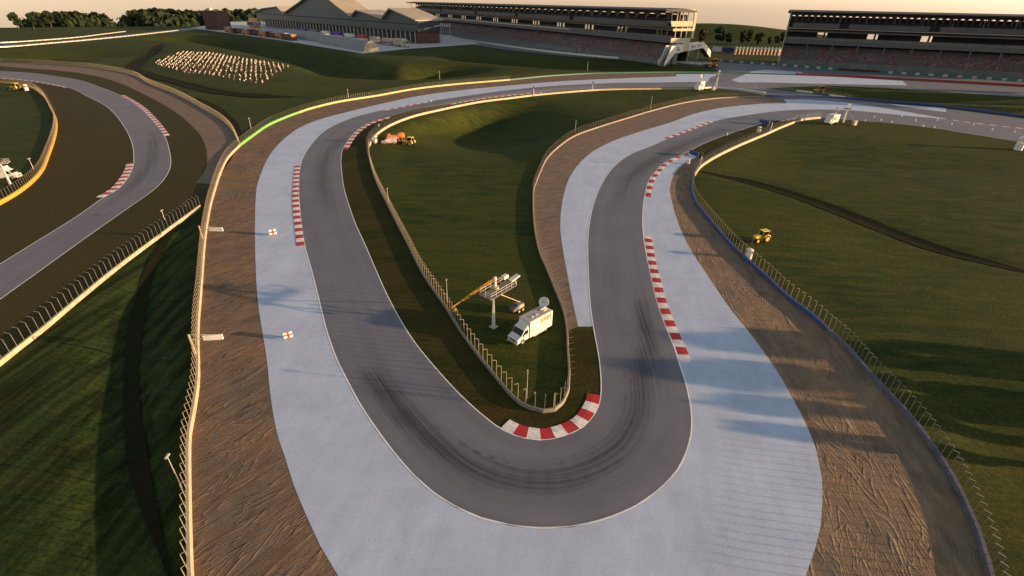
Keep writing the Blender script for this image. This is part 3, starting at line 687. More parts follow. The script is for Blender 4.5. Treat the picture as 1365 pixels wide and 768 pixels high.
def ob_truck(label, loc, rz, dishdir, logo='orange'):
    t = thing('broadcast_truck', label, 'truck', loc, rz, 'broadcast trucks on the infields')
    b = MB(); b.prism([(-3.75, .55), (1.35, .55), (1.35, 3.35), (-3.75, 3.35)], 2.4, 0, 'XZ', -1.2)
    part('box_body', b, M['white'], t, bevel=.06)
    r = MB(); r.box((-1.0, 0, 3.39), (4.9, 2.1, .07)); part('roof_panel', r, M['concrete'], t)
    h = MB(); h.box((-.9, .35, 3.47), (.5, .3, .08)); h2 = MB(); h2.box((.05, .35, 3.47), (.5, .3, .08))
    part('roof_hatch', h, M['white'], t, bevel=.03); part('roof_hatch', h2, M['white'], t, bevel=.03)
    c = MB(); c.prism([(1.37, .45), (3.85, .45), (3.9, 1.2), (3.05, 1.5), (2.45, 2.35), (2.1, 2.5), (1.37, 2.5)], 2.1, 0, 'XZ', -1.05)
    part('cab', c, M['white'], t, bevel=.07)
    f = MB(); f.prism([(1.37, 2.52), (2.0, 2.52), (1.37, 3.1)], 1.9, 0, 'XZ', -.95); part('wind_deflector', f, M['white'], t, bevel=.04)
    g = MB(); g.prism([(3.03, 1.6), (2.5, 2.32), (2.53, 2.34), (3.07, 1.62)], 1.85, 0, 'XZ', -.925)
    part('windscreen', g, M['glass'], t)
    for s in (-1, 1):
        w = MB(); w.prism([(1.65, 1.55), (2.75, 1.55), (2.3, 2.25), (1.65, 2.25)], .02, 0, 'XZ', 1.052 if s > 0 else -1.072); part('side_window', w, M['glass'], t)
        l = MB(); l.box((3.9, s*.78, .95), (.06, .34, .22)); part('headlight', l, M['steel'], t)
        mm = MB(); mm.tube((2.75, s*1.05, 1.75), (2.85, s*1.28, 1.8), .03, None, 5); mm.box((2.86, s*1.34, 1.8), (.08, .18, .36)); part('mirror', mm, M['dark'], t)
        lg = MB()
        for k in range(7):
            x = -3.4+k*.36; hh = (.75, .55, .7, .5, .72, .6, .7)[k]
            lg.prism([(x, 2.4), (x+.26, 2.4), (x+.38, 2.4+hh), (x+.12, 2.4+hh)], .012, 0, 'XZ', 1.203 if s > 0 else -1.215)
        lg.prism([(-3.5, 2.22), (-.9, 2.22), (-.85, 2.32), (-3.45, 2.32)], .012, 0, 'XZ', 1.203 if s > 0 else -1.215)
        part('logo', lg, M[logo], t)
        sk = MB(); sk.box((-1.1, s*1.12, .5), (3.0, .06, .4)); part('side_skirt', sk, M['steel'], t)
    gr = MB(); gr.box((3.89, 0, .92), (.05, 1.05, .3)); part('grille', gr, M['dark'], t)
    bp = MB(); bp.box((3.93, 0, .5), (.16, 2.1, .26)); part('bumper', bp, M['steel'], t, bevel=.03)
    wheels(t, [(2.75, .98), (2.75, -.98), (-2.35, 1.0), (-2.35, -1.0)], .46, .3)
    m = MB(); m.box((-2.9, 0, 3.48), (.9, .9, .12)); m.tube((-2.9, 0, 3.5), (-2.9, 0, 4.1), .12, .09, 8); m.box((-2.75, .0, 3.62), (1.3, .12, .12)); part('dish_mount', m, M['white'], t)
    dish(t, (-2.9, 0, 4.75), dishdir, .8)
    return t
fa, ra = gp(692, 463), gp(735, 438); ang = heading(ra, fa); mid = gp(710.5, 449.5)
left = Vector((-math.sin(ang), math.cos(ang), 0))
mid = (fa+ra)/2+left*1.2 if (left.y > 0) else (fa+ra)/2-left*1.2
def todir(v, rz): return tuple(Matrix.Rotation(-rz, 3, 'Z') @ Vector(v))
ob_truck('white broadcast truck with raised dish and orange lettering parked on the central infield', (mid.x, mid.y, hz(mid)), ang, todir((-.25, -.85, .45), ang))
p = gp(14, 238); a2 = heading(gp(-10, 240), gp(36, 239))
ob_truck('white broadcast truck with red lettering parked behind the orange barrier at left edge', (p.x-1.5, p.y, hz(p)), a2, (0, 0, 1), 'red')
# camera tower with jib crane on the central infield
def railing(mb, pts, h, z0):
    for a, b in zip(pts, pts[1:]):
        n = max(1, int((Vector(b)-Vector(a)).length/1.1))
        for i in range(n+1):
            q = Vector(a).lerp(Vector(b), i/n); mb.tube((q.x, q.y, z0), (q.x, q.y, z0+h), .03, None, 6)
        for hh in (h, h*.55): mb.tube((a[0], a[1], z0+hh), (b[0], b[1], z0+hh), .028, None, 6)
base = gp(658, 436); zb = hz(base)
D = 5.3
c1, c2, c3 = gp(640.5, 393, D), gp(654.5, 400, D), gp(688.5, 380, D)
rz = heading(c2, c3); ux = Vector((math.cos(rz), math.sin(rz), 0)); uy = Vector((-ux.y, ux.x, 0))
Lx = (c3-c2).length; Wy = abs((c1-c2).dot(uy)); ctr = c2+ux*Lx/2+uy*Wy/2
t = thing('camera_crane_tower', 'tall white post carrying a railed platform with a long camera jib on the central infield', 'camera tower', (base.x, base.y, zb))
o3 = Vector((base.x, base.y, zb))
def loc(v): return Vector(v)-o3
mb = MB(); mb.tube(loc((base.x, base.y, zb-.1)), loc((base.x, base.y, D-.1)), .42, .16, 4); part('post', mb, M['white'], t)
mb = MB(); mb.box(loc((base.x, base.y, zb+.05)), (1.1, 1.1, .14), rz); part('base_plate', mb, M['steel'], t)
mb = MB(); mb.box(loc((ctr.x, ctr.y, D-.08)), (Lx, Wy, .16), rz); part('deck', mb, M['greywall'], t)
mb = MB(); q = [c2, c2+uy*Wy, c2+uy*Wy+ux*Lx, c2+ux*Lx, c2]; railing(mb, [loc(v) for v in q], 1.0, D-zb); part('railing', mb, M['rail'], t)
pv = gp(660, 384, D); 
mb = MB(); mb.lathe(loc((pv.x, pv.y, D)), [(.62, 0), (.62, .28), (.4, .38)], 20); part('turret_ring', mb, M['cream'], t)
mb = MB(); mb.lathe(loc((pv.x, pv.y, D)), [(.24, .36), (.2, 1.5), (.3, 1.6), (.3, 1.95), (.12, 2.05)], 14); hd = part('turret', mb, M['white'], t)
top = Vector((pv.x, pv.y, D+1.75)); tip = gp(601.5, 410.5, 3.4); back_ = gp(673, 369, D+1.9)
mb = MB(); dirn = (tip-top).normalized(); sd_ = dirn.cross(Vector((0, 0, 1))).normalized(); up_ = sd_.cross(dirn)
k1 = top.lerp(tip, .64)
for s in (-1, 1):
    for v in (-1, 1):
        mb.tube(loc(top+sd_*s*.16+up_*v*.13), loc(k1+sd_*s*.13+up_*v*.1), .05, .045, 6)
        mb.tube(loc(k1+sd_*s*.1+up_*v*.07), loc(tip+sd_*s*.05+up_*v*.04), .04, .03, 6)
for i in range(5):
    a = top.lerp(k1, i/5); b = top.lerp(k1, (i+1)/5); s = 1 if i % 2 else -1
    mb.tube(loc(a+sd_*s*.15+up_*.12), loc(b-sd_*s*.15+up_*.12), .025, None, 5); mb.tube(loc(a+sd_*.15-up_*s*.12), loc(b+sd_*.15+up_*s*.12), .025, None, 5)
mb.box(loc(k1), (.34, .34, .34), rz)
part('jib_arm', mb, M['amber'], t)
mb = MB(); mb.tube(loc(top), loc(back_), .11, .09, 8); part('counter_boom', mb, M['amber'], t)
mb = MB(); mb.box(loc(back_), (1.1, .7, .55), rz); part('counterweight', mb, M['white'], t, bevel=.05)
cc = gp(685.5, 370.5, D+1.6); mb = MB(); mb.box(loc(cc), (2.0, .8, .22), rz, 0, 1.0, -.12); mb.tube(loc(cc), loc((c3.x, c3.y, D)), .05, None, 6); part('canopy', mb, M['white'], t)
mb = MB(); mb.box(loc(tip+Vector((.1, 0, -.45))), (.35, .45, .4), .6); mb.tube(loc(tip), loc(tip+Vector((.1, 0, -.3))), .05, None, 6); ca = part('camera', mb, M['dark'], t)
mb = MB(); mb.lathe(loc(tip+Vector((.55, .1, -.4))), [(.05, 0), (.3, .05), (.3, .1), (.05, .12)], 12, 'Y'); part('hand_wheel', mb, M['amber'], t)
# sloping brace from the deck down to the trolley
cart = gp(689, 415); hc = heading(gp(678, 419), gp(697, 409))
sa = gp(668, 393, D-.1); sb = Vector((cart.x+.7*math.cos(hc), cart.y+.7*math.sin(hc), 1.5))
mb = MB(); mb.tube(loc(sa), loc(sb), .09, .07, 8); part('brace', mb, M['cream'], t)
v = thing('generator_trolley', 'small dark four-wheeled trolley under the jib tower on the central infield', 'trolley', (cart.x, cart.y, hz(cart)), hc)
mb = MB(); mb.prism([(-1.35, .55), (1.1, .55), (1.25, 1.0), (1.15, 1.45), (-.2, 1.5), (-1.2, 1.05), (-1.45, .8)], 1.1, 0, 'XZ', -.55); part('body', mb, M['greywall'], v, bevel=.05)
mb = MB(); mb.prism([(-1.42, .86), (-.3, 1.5), (-.26, 1.52), (-1.4, .83)], .9, 0, 'XZ', -.45); part('bonnet', mb, M['navy'], v)
for s in (-1, 1):
    mb = MB(); mb.prism([(-.2, .75), (1.15, .75), (1.1, 1.35), (.1, 1.4)], .05, 0, 'XZ', s*.56-.025); part('side_panel', mb, M['cream'], v)
wheels(v, [(.75, .6), (.75, -.6), (-.15, .6), (-.15, -.6)], .34, .25, 'cream')
# tractors and loaders
def tractor(label, px, rz, body='yellow', sc=1.0, loc=None):
    p = gp(*px) if loc is None else loc; t = thing('tractor', label, 'tractor', (p.x, p.y, hz(p)), rz, 'recovery tractors')
    t.scale = (sc, sc, sc)
    b = MB(); b.prism([(-.5, .75), (1.7, .75), (1.85, 1.0), (1.8, 1.45), (.3, 1.55), (-.5, 1.2)], .9, 0, 'XZ', -.45); part('bonnet', b, M[body], t, bevel=.06)
    for s in (-1, 1):
        b = MB(); b.prism([(-1.75, 1.0), (-1.6, 1.55), (-.9, 1.72), (-.2, 1.5), (-.1, 1.0)], .5, 0, 'XZ', s*.75-.25); part('mudguard', b, M[body], t, bevel=.05)
    b = MB(); b.prism([(-1.45, 1.2), (.25, 1.2), (.1, 2.45), (-1.35, 2.45)], 1.1, 0, 'XZ', -.55); part('cab', b, M['glass'], t)
    b = MB(); b.box((-.6, 0, 2.52), (1.75, 1.3, .14)); part('cab_roof', b, M[body], t, bevel=.04)
    b = MB()
    for x in (-1.4, .2):
        for y in (-.56, .56): b.tube((x, y, 1.2), (x*.95, y, 2.46), .05, None, 6)
    part('cab_frame', b, M[body], t)
    b = MB(); b.tube((.9, .3, 1.5), (.9, .3, 2.3), .05, None, 8); part('exhaust', b, M['dark'], t)
    b = MB(); b.box((2.15, .45, .85), (1.3, .12, .16), 0, 0, 1, .3); b.box((2.15, -.45, .85), (1.3, .12, .16), 0, 0, 1, .3); part('loader_arms', b, M['dark'], t)
    b = MB(); b.prism([(2.7, .25), (3.25, .2), (3.2, .32), (2.85, .38), (2.8, .95), (2.68, .95)], 1.8, 0, 'XZ', -.9); part('bucket', b, M['dark'], t)
    wheels(t, [(-.95, .85), (-.95, -.85)], .8, .45, body); wheels(t, [(1.35, .75), (1.35, -.75)], .5, .34, body)
    return t
tractor('yellow and black tractor with dark loader bucket beside the white hut on the right infield', (1013, 321), heading(gp(1024, 318), gp(1001, 321)))
tractor('bright yellow tractor behind the orange tanker on the central infield', (545, 189), heading(gp(553, 189), gp(538, 187)), sc=1.25)
tractor('yellow loader parked against the barrier at the far left', (22, 121), heading(gp(30, 121), gp(14, 120)), sc=1.5)
tractor('orange digger standing on the grass beyond the pit exit barrier', (1092, 122), heading(gp(1098, 122), gp(1085, 121.5)), 'amber', 1.8)
tractor('ochre tractor on the track junction behind the far camera tower', (949, 90), heading(gp(955, 90), gp(943, 90)), 'amber', 2.6)
# orange tanker and striped rescue van
p = gp(527, 186); rz = heading(gp(541, 185), gp(514, 185.5))
t = thing('tanker_truck', 'orange tanker truck with a round drum end on the central infield', 'truck', (p.x, p.y+1, hz(p)), rz)
b = MB(); b.box((-.2, 0, .75), (6.4, 1.9, .3)); part('chassis', b, M['dark'], t)
b = MB(); b.prism([(1.9, .8), (3.2, .8), (3.25, 1.6), (2.9, 2.5), (1.9, 2.55)], 2.0, 0, 'XZ', -1.0); part('cab', b, M['orange'], t, bevel=.06)
b = MB(); b.prism([(3.24, 1.65), (2.95, 2.42), (3.0, 2.42), (3.28, 1.65)], 1.7, 0, 'XZ', -.85); part('windscreen', b, M['glass'], t)
b = MB(); b.box((.35, 0, 1.5), (2.9, 1.9, 1.2)); part('locker_body', b, M['orange'], t, bevel=.06)
b = MB(); b.box((.35, 0, 1.55), (2.92, 1.94, .22)); part('stripe', b, M['white'], t)
b = MB(); b.lathe((-2.1, 0, 1.9), [(.25, -1.2), (1.05, -1.05), (1.15, 0), (1.05, 1.05), (.25, 1.2)], 20, 'X'); part('drum', b, M['orange'], t)
wheels(t, [(2.4, .9), (2.4, -.9), (-1.2, .9), (-1.2, -.9), (-2.4, .9), (-2.4, -.9)], .5, .32)
p = gp(519, 190.5)
t = thing('rescue_van', 'pale rescue pickup with red stripes in front of the orange tanker', 'van', (p.x, p.y, hz(p)), rz)
b = MB(); b.prism([(-2.6, .5), (2.7, .5), (2.75, 1.0), (1.6, 1.2), (1.0, 1.9), (-.6, 1.95), (-.7, 1.2), (-2.6, 1.2)], 1.8, 0, 'XZ', -.9); part('body', b, M['white'], t, bevel=.06)
b = MB(); b.box((-1.65, 0, 1.5), (1.7, 1.7, .8)); part('rear_box', b, M['white'], t, bevel=.05)
b = MB(); b.box((0, 0, .85), (5.3, 1.84, .22)); part('stripe', b, M['red'], t)
b = MB(); b.box((-1.65, 0, 1.55), (1.74, 1.76, .2)); part('stripe', b, M['red'], t)
b = MB(); b.prism([(1.62, 1.22), (1.02, 1.86), (1.06, 1.88), (1.67, 1.24)], 1.6, 0, 'XZ', -.8); part('windscreen', b, M['glass'], t)
b = MB(); b.box((.2, 0, 2.0), (.3, 1.3, .14)); part('light_bar', b, M['orange'], t)
wheels(t, [(1.75, .85), (1.75, -.85), (-1.7, .85), (-1.7, -.85)], .38, .26)
# marshal huts
def hut(label, px, r=.72, h=2.1, rz=0.6):
    p = gp(*px); t = thing('marshal_hut', label, 'hut', (p.x, p.y, hz(p)), rz, 'white marshal huts behind the barriers')
    b = MB(); b.lathe((0, 0, 0), [(r, 0), (r, h*.52)], 12); part('base', b, M['white'], t)
    b = MB()
    for k in range(6): a = k*PI/3; b.tube((r*.93*math.cos(a), r*.93*math.sin(a), h*.5), (r*.93*math.cos(a), r*.93*math.sin(a), h*.85), .07, None, 6)
    b.lathe((0, 0, 0), [(r*.3, h*.5), (r*.3, h*.86)], 8); part('frame', b, M['steel'], t)
    b = MB(); b.lathe((0, 0, 0), [(r*1.06, h*.84), (r*1.06, h*.9), (r*.6, h*1.0), (.05, h*1.02)], 14); part('roof', b, M['white'], t)
    b = MB(); b.box((r*.98, 0, h*.3), (.06, .5, .3)); part('sign_plate', b, M['red'], t)
hut('round white marshal hut behind the blue barrier near the yellow tractor', (997, 344))
hut('round white marshal hut inside the infield barrier near the red striped van', (500.5, 190.5), .8, 2.6)
hut('round white marshal hut beside the far left yellow loader', (36, 121), 1.0, 3.2)
hut('small white post hut on the gravel below the blue board', (917, 218.5), .55, 1.5)
hut('small pale hut on the verge beside the white light post', (1011, 176), .8, 2.2)
hut('large grey hut cut by the right edge of the frame', (1357, 199), 1.3, 5)
# blue boards and light posts by the right bend
def board(label, a, b, h, m='blue'):
    A, B_ = gp(*a), gp(*b); c = (A+B_)/2; t = thing('advert_board', label, 'board', (c.x, c.y, 0.02), heading(A, B_), 'blue trackside boards'); L = (B_-A).length
    mb = MB(); mb.box((0, 0, h/2+.15), (L, .35, h)); part('panel', mb, M[m], t, bevel=.04)
    mb = MB()
    for s in (-.4, .4): mb.box((L*s, 0, .1), (.12, .6, .2))
    part('feet', mb, M['steel'], t)
board('blue board standing at the end of the run-off beside the white light post', (919, 206), (930.5, 210), 1.5)
board('blue board standing on the turf farther up the right bend', (1012, 164.5), (1025, 167.5), 1.7)
def lightpost(label, px, ytop):
    p = gp(*px); lo, hi = 1., 40.
    A = Vector((p.x, p.y, 0)); h = vp(px[0]+(px[1]-ytop)*(px[0]-658)/1150, ytop, A, A+Vector((1, 0, 0))).z
    t = thing('light_post', label, 'post', (p.x, p.y, hz(p)), 0, 'white flag light posts behind the barriers')
    b = MB(); b.tube((0, 0, 0), (0, 0, h), .16, .13, 10); part('pole', b, M['white'], t)
    b = MB(); b.box((0, -.12, h-.55), (.75, .3, 1.0)); part('light_panel', b, M['dark'], t, bevel=.03)
    b = MB(); b.lathe((0, 0, 0), [(.35, 0), (.35, .1), (.18, .2)], 12); part('foot', b, M['steel'], t)
lightpost('slim white post behind the barrier next to the lower blue board', (932.5, 224), 204)
lightpost('slim white post behind the barrier next to the upper blue board', (1026, 178), 159.5)
lightpost('white post at the top of the central infield, nearer of a pair', (711, 128.5), 115)
lightpost('white post at the top of the central infield, farther of a pair', (789.5, 121.5), 109)
lightpost('pale post between the main straight and the pit building', (636.5, 58), 49)
# overhead sign arms on the left barrier
def signarm(label, bpx, tpx, e0, e1):
    p = gp(*bpx); A = Vector((p.x, p.y, 0)); top = vp(tpx[0], tpx[1], A, A+Vector((1, 0, 0))); h = top.z
    r1 = gp(*e1, h-.75); rz = heading(Vector((p.x, p.y, 0)), Vector((r1.x, r1.y, 0)))
    t = thing('gantry_sign', label, 'gantry sign', (p.x, p.y, 0), rz, 'overhanging signs on the left barrier'); L = (Vector((r1.x, r1.y))-Vector((p.x, p.y))).length
    b = MB(); b.box((0, 0, h/2), (.2, .2, h)); part('post', b, M['cream'], t)
    b = MB(); b.tube((0, 0, h-.05), (L*.9, 0, h-.35), .05, None, 6); part('tie_rod', b, M['cream'], t)
    b = MB(); b.box((L*.25, 0, h-.85), (L*.5, .1, .12)); part('arm', b, M['cream'], t)
    b = MB(); b.box((L*.70, 0, h-.72), (L*.6, .3, .8)); part('sign_box', b, M['white'], t, bevel=.03)
signarm('white sign box on a post overhanging the left gravel trap, upper one', (271.5, 322), (264, 301), (277, 306), (297, 306))
signarm('white sign box on a post overhanging the left gravel trap, lower one', (263, 478), (250.5, 446), (268, 451), (297, 449))
# thin lamp poles
def pole(label, bpx, tpx, grp='thin poles beside the barriers'):
    p = gp(*bpx); A = Vector((p.x, p.y, 0)); h = vp(tpx[0], tpx[1], A, A+Vector((1, 0, 0))).z; k = 1+p.length/250
    t = thing('thin_pole', label, 'pole', (p.x, p.y, hz(p)), 0, grp); h -= hz(p)
    b = MB(); b.tube((0, 0, 0), (0, 0, h), .05*k, .035*k, 7); part('shaft', b, M['steel'], t)
    b = MB(); b.box((0, 0, h+.08), (.16*k, .55*k, .16)); part('loudspeaker', b, M['steel'], t)
for lab, b, tp in (('tall leaning-looking pole beside the lower left barrier', (245, 656), (221.5, 609)), ('pole on the infield near the hairpin barrier tip', (702, 531), (700.5, 496)),
                   ('pole behind the barrier where the camera jib ends', (596.5, 402), (594.5, 374)), ('pole on the infield along its left barrier below the vehicles', (518, 270), (516, 252)),
                   ('pole on the dark bank of the infield top left of the white run-off', (766.5, 178), (766, 161)), ('pole on the infield near its upper barrier', (867, 146), (867, 129.5)),
                   ('pole behind the cream barrier at lower left', (220, 294), (214, 281)), ('pole on the bank above the yellow-green barrier', (464.5, 130), (463.5, 119.5)),
                   ('pole on the bank below the paddock', (586, 105), (585.5, 95)), ('pole in the dip beside the far left gravel', (335, 172), (333, 158)),
                   ('pole beside the orange barrier above the broadcast truck', (46, 228), (41, 212)), ('pole on the far grass bank by the teal barrier', (783, 94), (783, 83))):
    pole(lab, b, tp)
# far camera towers and dish trailers
def camtower(label, bpx, tpx, boxpx, side=1):
    p = gp(*bpx); A = Vector((p.x, p.y, 0)); h = vp(tpx[0], tpx[1], A, A+Vector((1, 0, 0))).z
    t = thing('camera_tower', label, 'camera tower', (p.x, p.y, hz(p)), 0, 'white camera towers')
    b = MB(); b.tube((0, 0, 0), (0, 0, h*.72), .55, .28, 4); part('post', b, M['white'], t)
    b = MB(); b.box((0, 0, h*.73), (2.6, 2.2, .22)); part('deck', b, M['dark'], t)
    b = MB(); railing(b, [(-1.25, -1.05), (1.25, -1.05), (1.25, 1.05), (-1.25, 1.05), (-1.25, -1.05)], 1.0, h*.74); part('railing', b, M['rail'], t)
    b = MB(); b.tube((0, 0, h*.74), (0, 0, h*.9), .18, None, 8); b.box((.2, 0, h*.94), (1.3, .6, .7)); part('camera', b, M['white'], t, bevel=.05)
    b = MB(); b.tube((0, 0, h*.78), (side*3.6, 0, h*.7), .08, None, 6); part('jib_arm', b, M['white'], t)
    q = gp(*boxpx); d = q-p
    b = MB(); b.tube((0, 0, h*.7), (d.x, d.y, 1.4), .09, None, 6); part('brace', b, M['steel'], t)
    c = thing('counterweight_box', 'pale ballast box at the foot of '+('the right camera tower' if side > 0 else 'the far junction camera tower'), 'box', (q.x, q.y, hz(q)), .3)
    b = MB(); b.box((0, 0, .95), (1.5, 1.5, 1.9)); part('box', b, M['cream'], c, bevel=.08)
    b = MB(); b.box((0, 0, 1.95), (1.6, 1.6, .1)); part('lid', b, M['steel'], c)
camtower('white camera tower standing beside the dish trailer on the right infield', (1124, 163), (1131, 138), (1138, 167))
camtower('white tripod camera tower at the far track junction', (954, 119), (954.5, 93), (950.5, 120), -1)
p = gp(14, 246); h = vp(2, 218, p, p+Vector((1, 0, 0))).z
t = thing('camera_tower', 'white camera tower post in front of the left edge broadcast truck', 'camera tower', (p.x, p.y, hz(p)), 0, 'white camera towers')
b = MB(); b.tube((0, 0, 0), (0, 0, h), .3, .14, 4); part('post', b, M['white'], t)
b = MB(); b.box((-.2, .6, h), (3.2, 2.0, .16), .4); part('deck', b, M['concrete'], t)
b = MB(); railing(b, [(-1.6, -.4), (1.2, -.4), (1.2, 1.6), (-1.6, 1.6), (-1.6, -.4)], .9, h); part('railing', b, M['rail'], t)
def dishbox(label, px, w, h, rz, dd):
    p = gp(*px); t = thing('dish_trailer', label, 'trailer', (p.x, p.y, hz(p)), rz, 'white trailers with a dish')
    b = MB(); b.box((0, 0, h*.56), (w*1.5, w, h*.8)); part('body', b, M['white'], t, bevel=.1)
    b = MB(); b.box((-w*.3, -w*.505, h*.6), (w*.5, .03, h*.32)); part('logo', b, M['red'], t)
    b = MB(); b.prism([(-w*1.15, h*.16), (-w*.76, h*.16), (-w*.76, h*.62), (-w*.95, h*.6), (-w*1.12, h*.38)], w*.86, 0, 'XZ', -w*.43); part('cab', b, M['white'], t, bevel=.06)
    b = MB(); b.tube((w*.3, 0, h*.95), (w*.3, 0, h*1.3), .15, None, 8); part('mast', b, M['white'], t)
    dish(t, (w*.3, 0, h*1.42), dd, w*.36)
    wheels(t, [(w*.4, w*.45), (w*.4, -w*.45), (-w*.7, w*.42), (-w*.7, -w*.42)], h*.15, .3)
dishbox('white dish trailer on the right infield beside its camera tower', (1108, 165), 3.1, 4.3, .5, (.7, -.5, .5))
dishbox('white dish trailer at the top right end of the central infield', (932, 120.5), 3.4, 5.4, .75, (-.5, -.6, .6))
# national flags (white with a red cross) on short staffs
def flag(label, px, w, hg, hs, grp='red cross flags on staffs'):
    p = gp(*px); t = thing('flag', label, 'flag', (p.x, p.y, .04), .7, grp)
    b = MB(); b.tube((0, 0, -.03), (0, 0, hs), .02*w, .018*w, 6); part('staff', b, M['steel'], t)
    b = MB(); n = 20; m = 8; vs = []
    for i in range(n+1):
        for j in range(m+1):
            u, v_ = i/n, j/m; vs.append((w*u*.86, -.05*w*u+.05*w*math.sin(u*7+v_*1.3)*u**.4, hs-hg+hg*v_-.05*w*u))
    for i in range(n):
        for j in range(m):
            u, v_ = (i+.5)/n, (j+.5)/m
            b.add([], []); q = [i*(m+1)+j, (i+1)*(m+1)+j, (i+1)*(m+1)+j+1, i*(m+1)+j+1]
            b.f.append(tuple(k+flag.o for k in q)); b.mi.append(1 if abs(u-.5) < .08 or abs(v_-.5) < .13 else 0)
    b.v += vs
    o = part('cloth', b, [M['white'], M['red']], t)
    md = o.modifiers.new('thickness', 'SOLIDIFY'); md.thickness = .012
flag.o = 0
flag('red cross flag on the pale run-off left of the track, upper one', (360, 315), 1.7, 1.15, 1.4)
flag('red cross flag on the pale run-off left of the track, lower one', (379.5, 454), 1.5, 1.0, 1.25)
flag('pale flag flying by the main straight below the stand, left one', (771, 71.5), 4.5, 3.0, 7)
flag('sunlit flag flying by the main straight near the footbridge', (837.5, 77.5), 4.5, 3.0, 7)
# white marker bollards along the right exit road
for i, (x, y) in enumerate(((1165,156),(1174,160),(1202,154.5),(1220,160.5),(1249,160),(1268,166),(1297,166),(1322,173),(1153,161),(1188,163),(1230,168),(1245,170),(1352,176),(969,179.5),(505,168),(575,135))):
    p = gp(x, y+.8)
    if i == 0:
        b0 = thing('marker_bollard', 'small white marker bollard on the right-hand exit road', 'bollard', (p.x, p.y, .04), 0, 'white bollards on the exit road')
        b = MB(); b.lathe((0, 0, 0), [(.34, 0), (.34, .06), (.22, .1), (.18, .9), (.1, 1.0)], 12); part('body', b, M['white'], b0)
    else:
        c = copy_tree(b0); c.location = (p.x, p.y, .04)
        if i == 13: c['label'] = 'single white bollard on the asphalt of the upper right bend'; del c['group']
        if i == 14: c['label'] = 'single white bollard on the track above the striped van'; del c['group']
        if i == 15: c['label'] = 'single white bollard at the run-off edge of the top left bend'; del c['group']
# ------------------------------------------------------------------ grandstands (local axes: +X along the front, +Y into the stand)
def seatmat():
    m, nt, b = nodes('stand_seats')
    v = nt.nodes.new('ShaderNodeTexVoronoi'); v.inputs['Scale'].default_value = 0.9; nt.links.new(coord(nt, (.9, .9, 1.0), 0, 'obj'), v.inputs['Vector'])
    big = noise(nt, coord(nt, (.1, .16, .2), 0, 'obj'), 1.0, 4, .7)
    sx = nt.nodes.new('ShaderNodeSeparateColor'); nt.links.new(v.outputs['Color'], sx.inputs[0])
    c1 = ramp(nt, sx.outputs[0], [(0.0, (.17, .02, .022)), (.45, (.11, .016, .02)), (.5, (.12, .11, .115)), (.75, (.07, .06, .065)), (.9, (.2, .17, .16))])
    c = mixc(nt, ramp(nt, big, [(.42, 0.0), (.56, 1.0)]), (.075, .07, .075), c1)
    nt.links.new(c, b.inputs['Base Color']); b.inputs['Roughness'].default_value = .7
    return m
M['seats'] = seatmat()
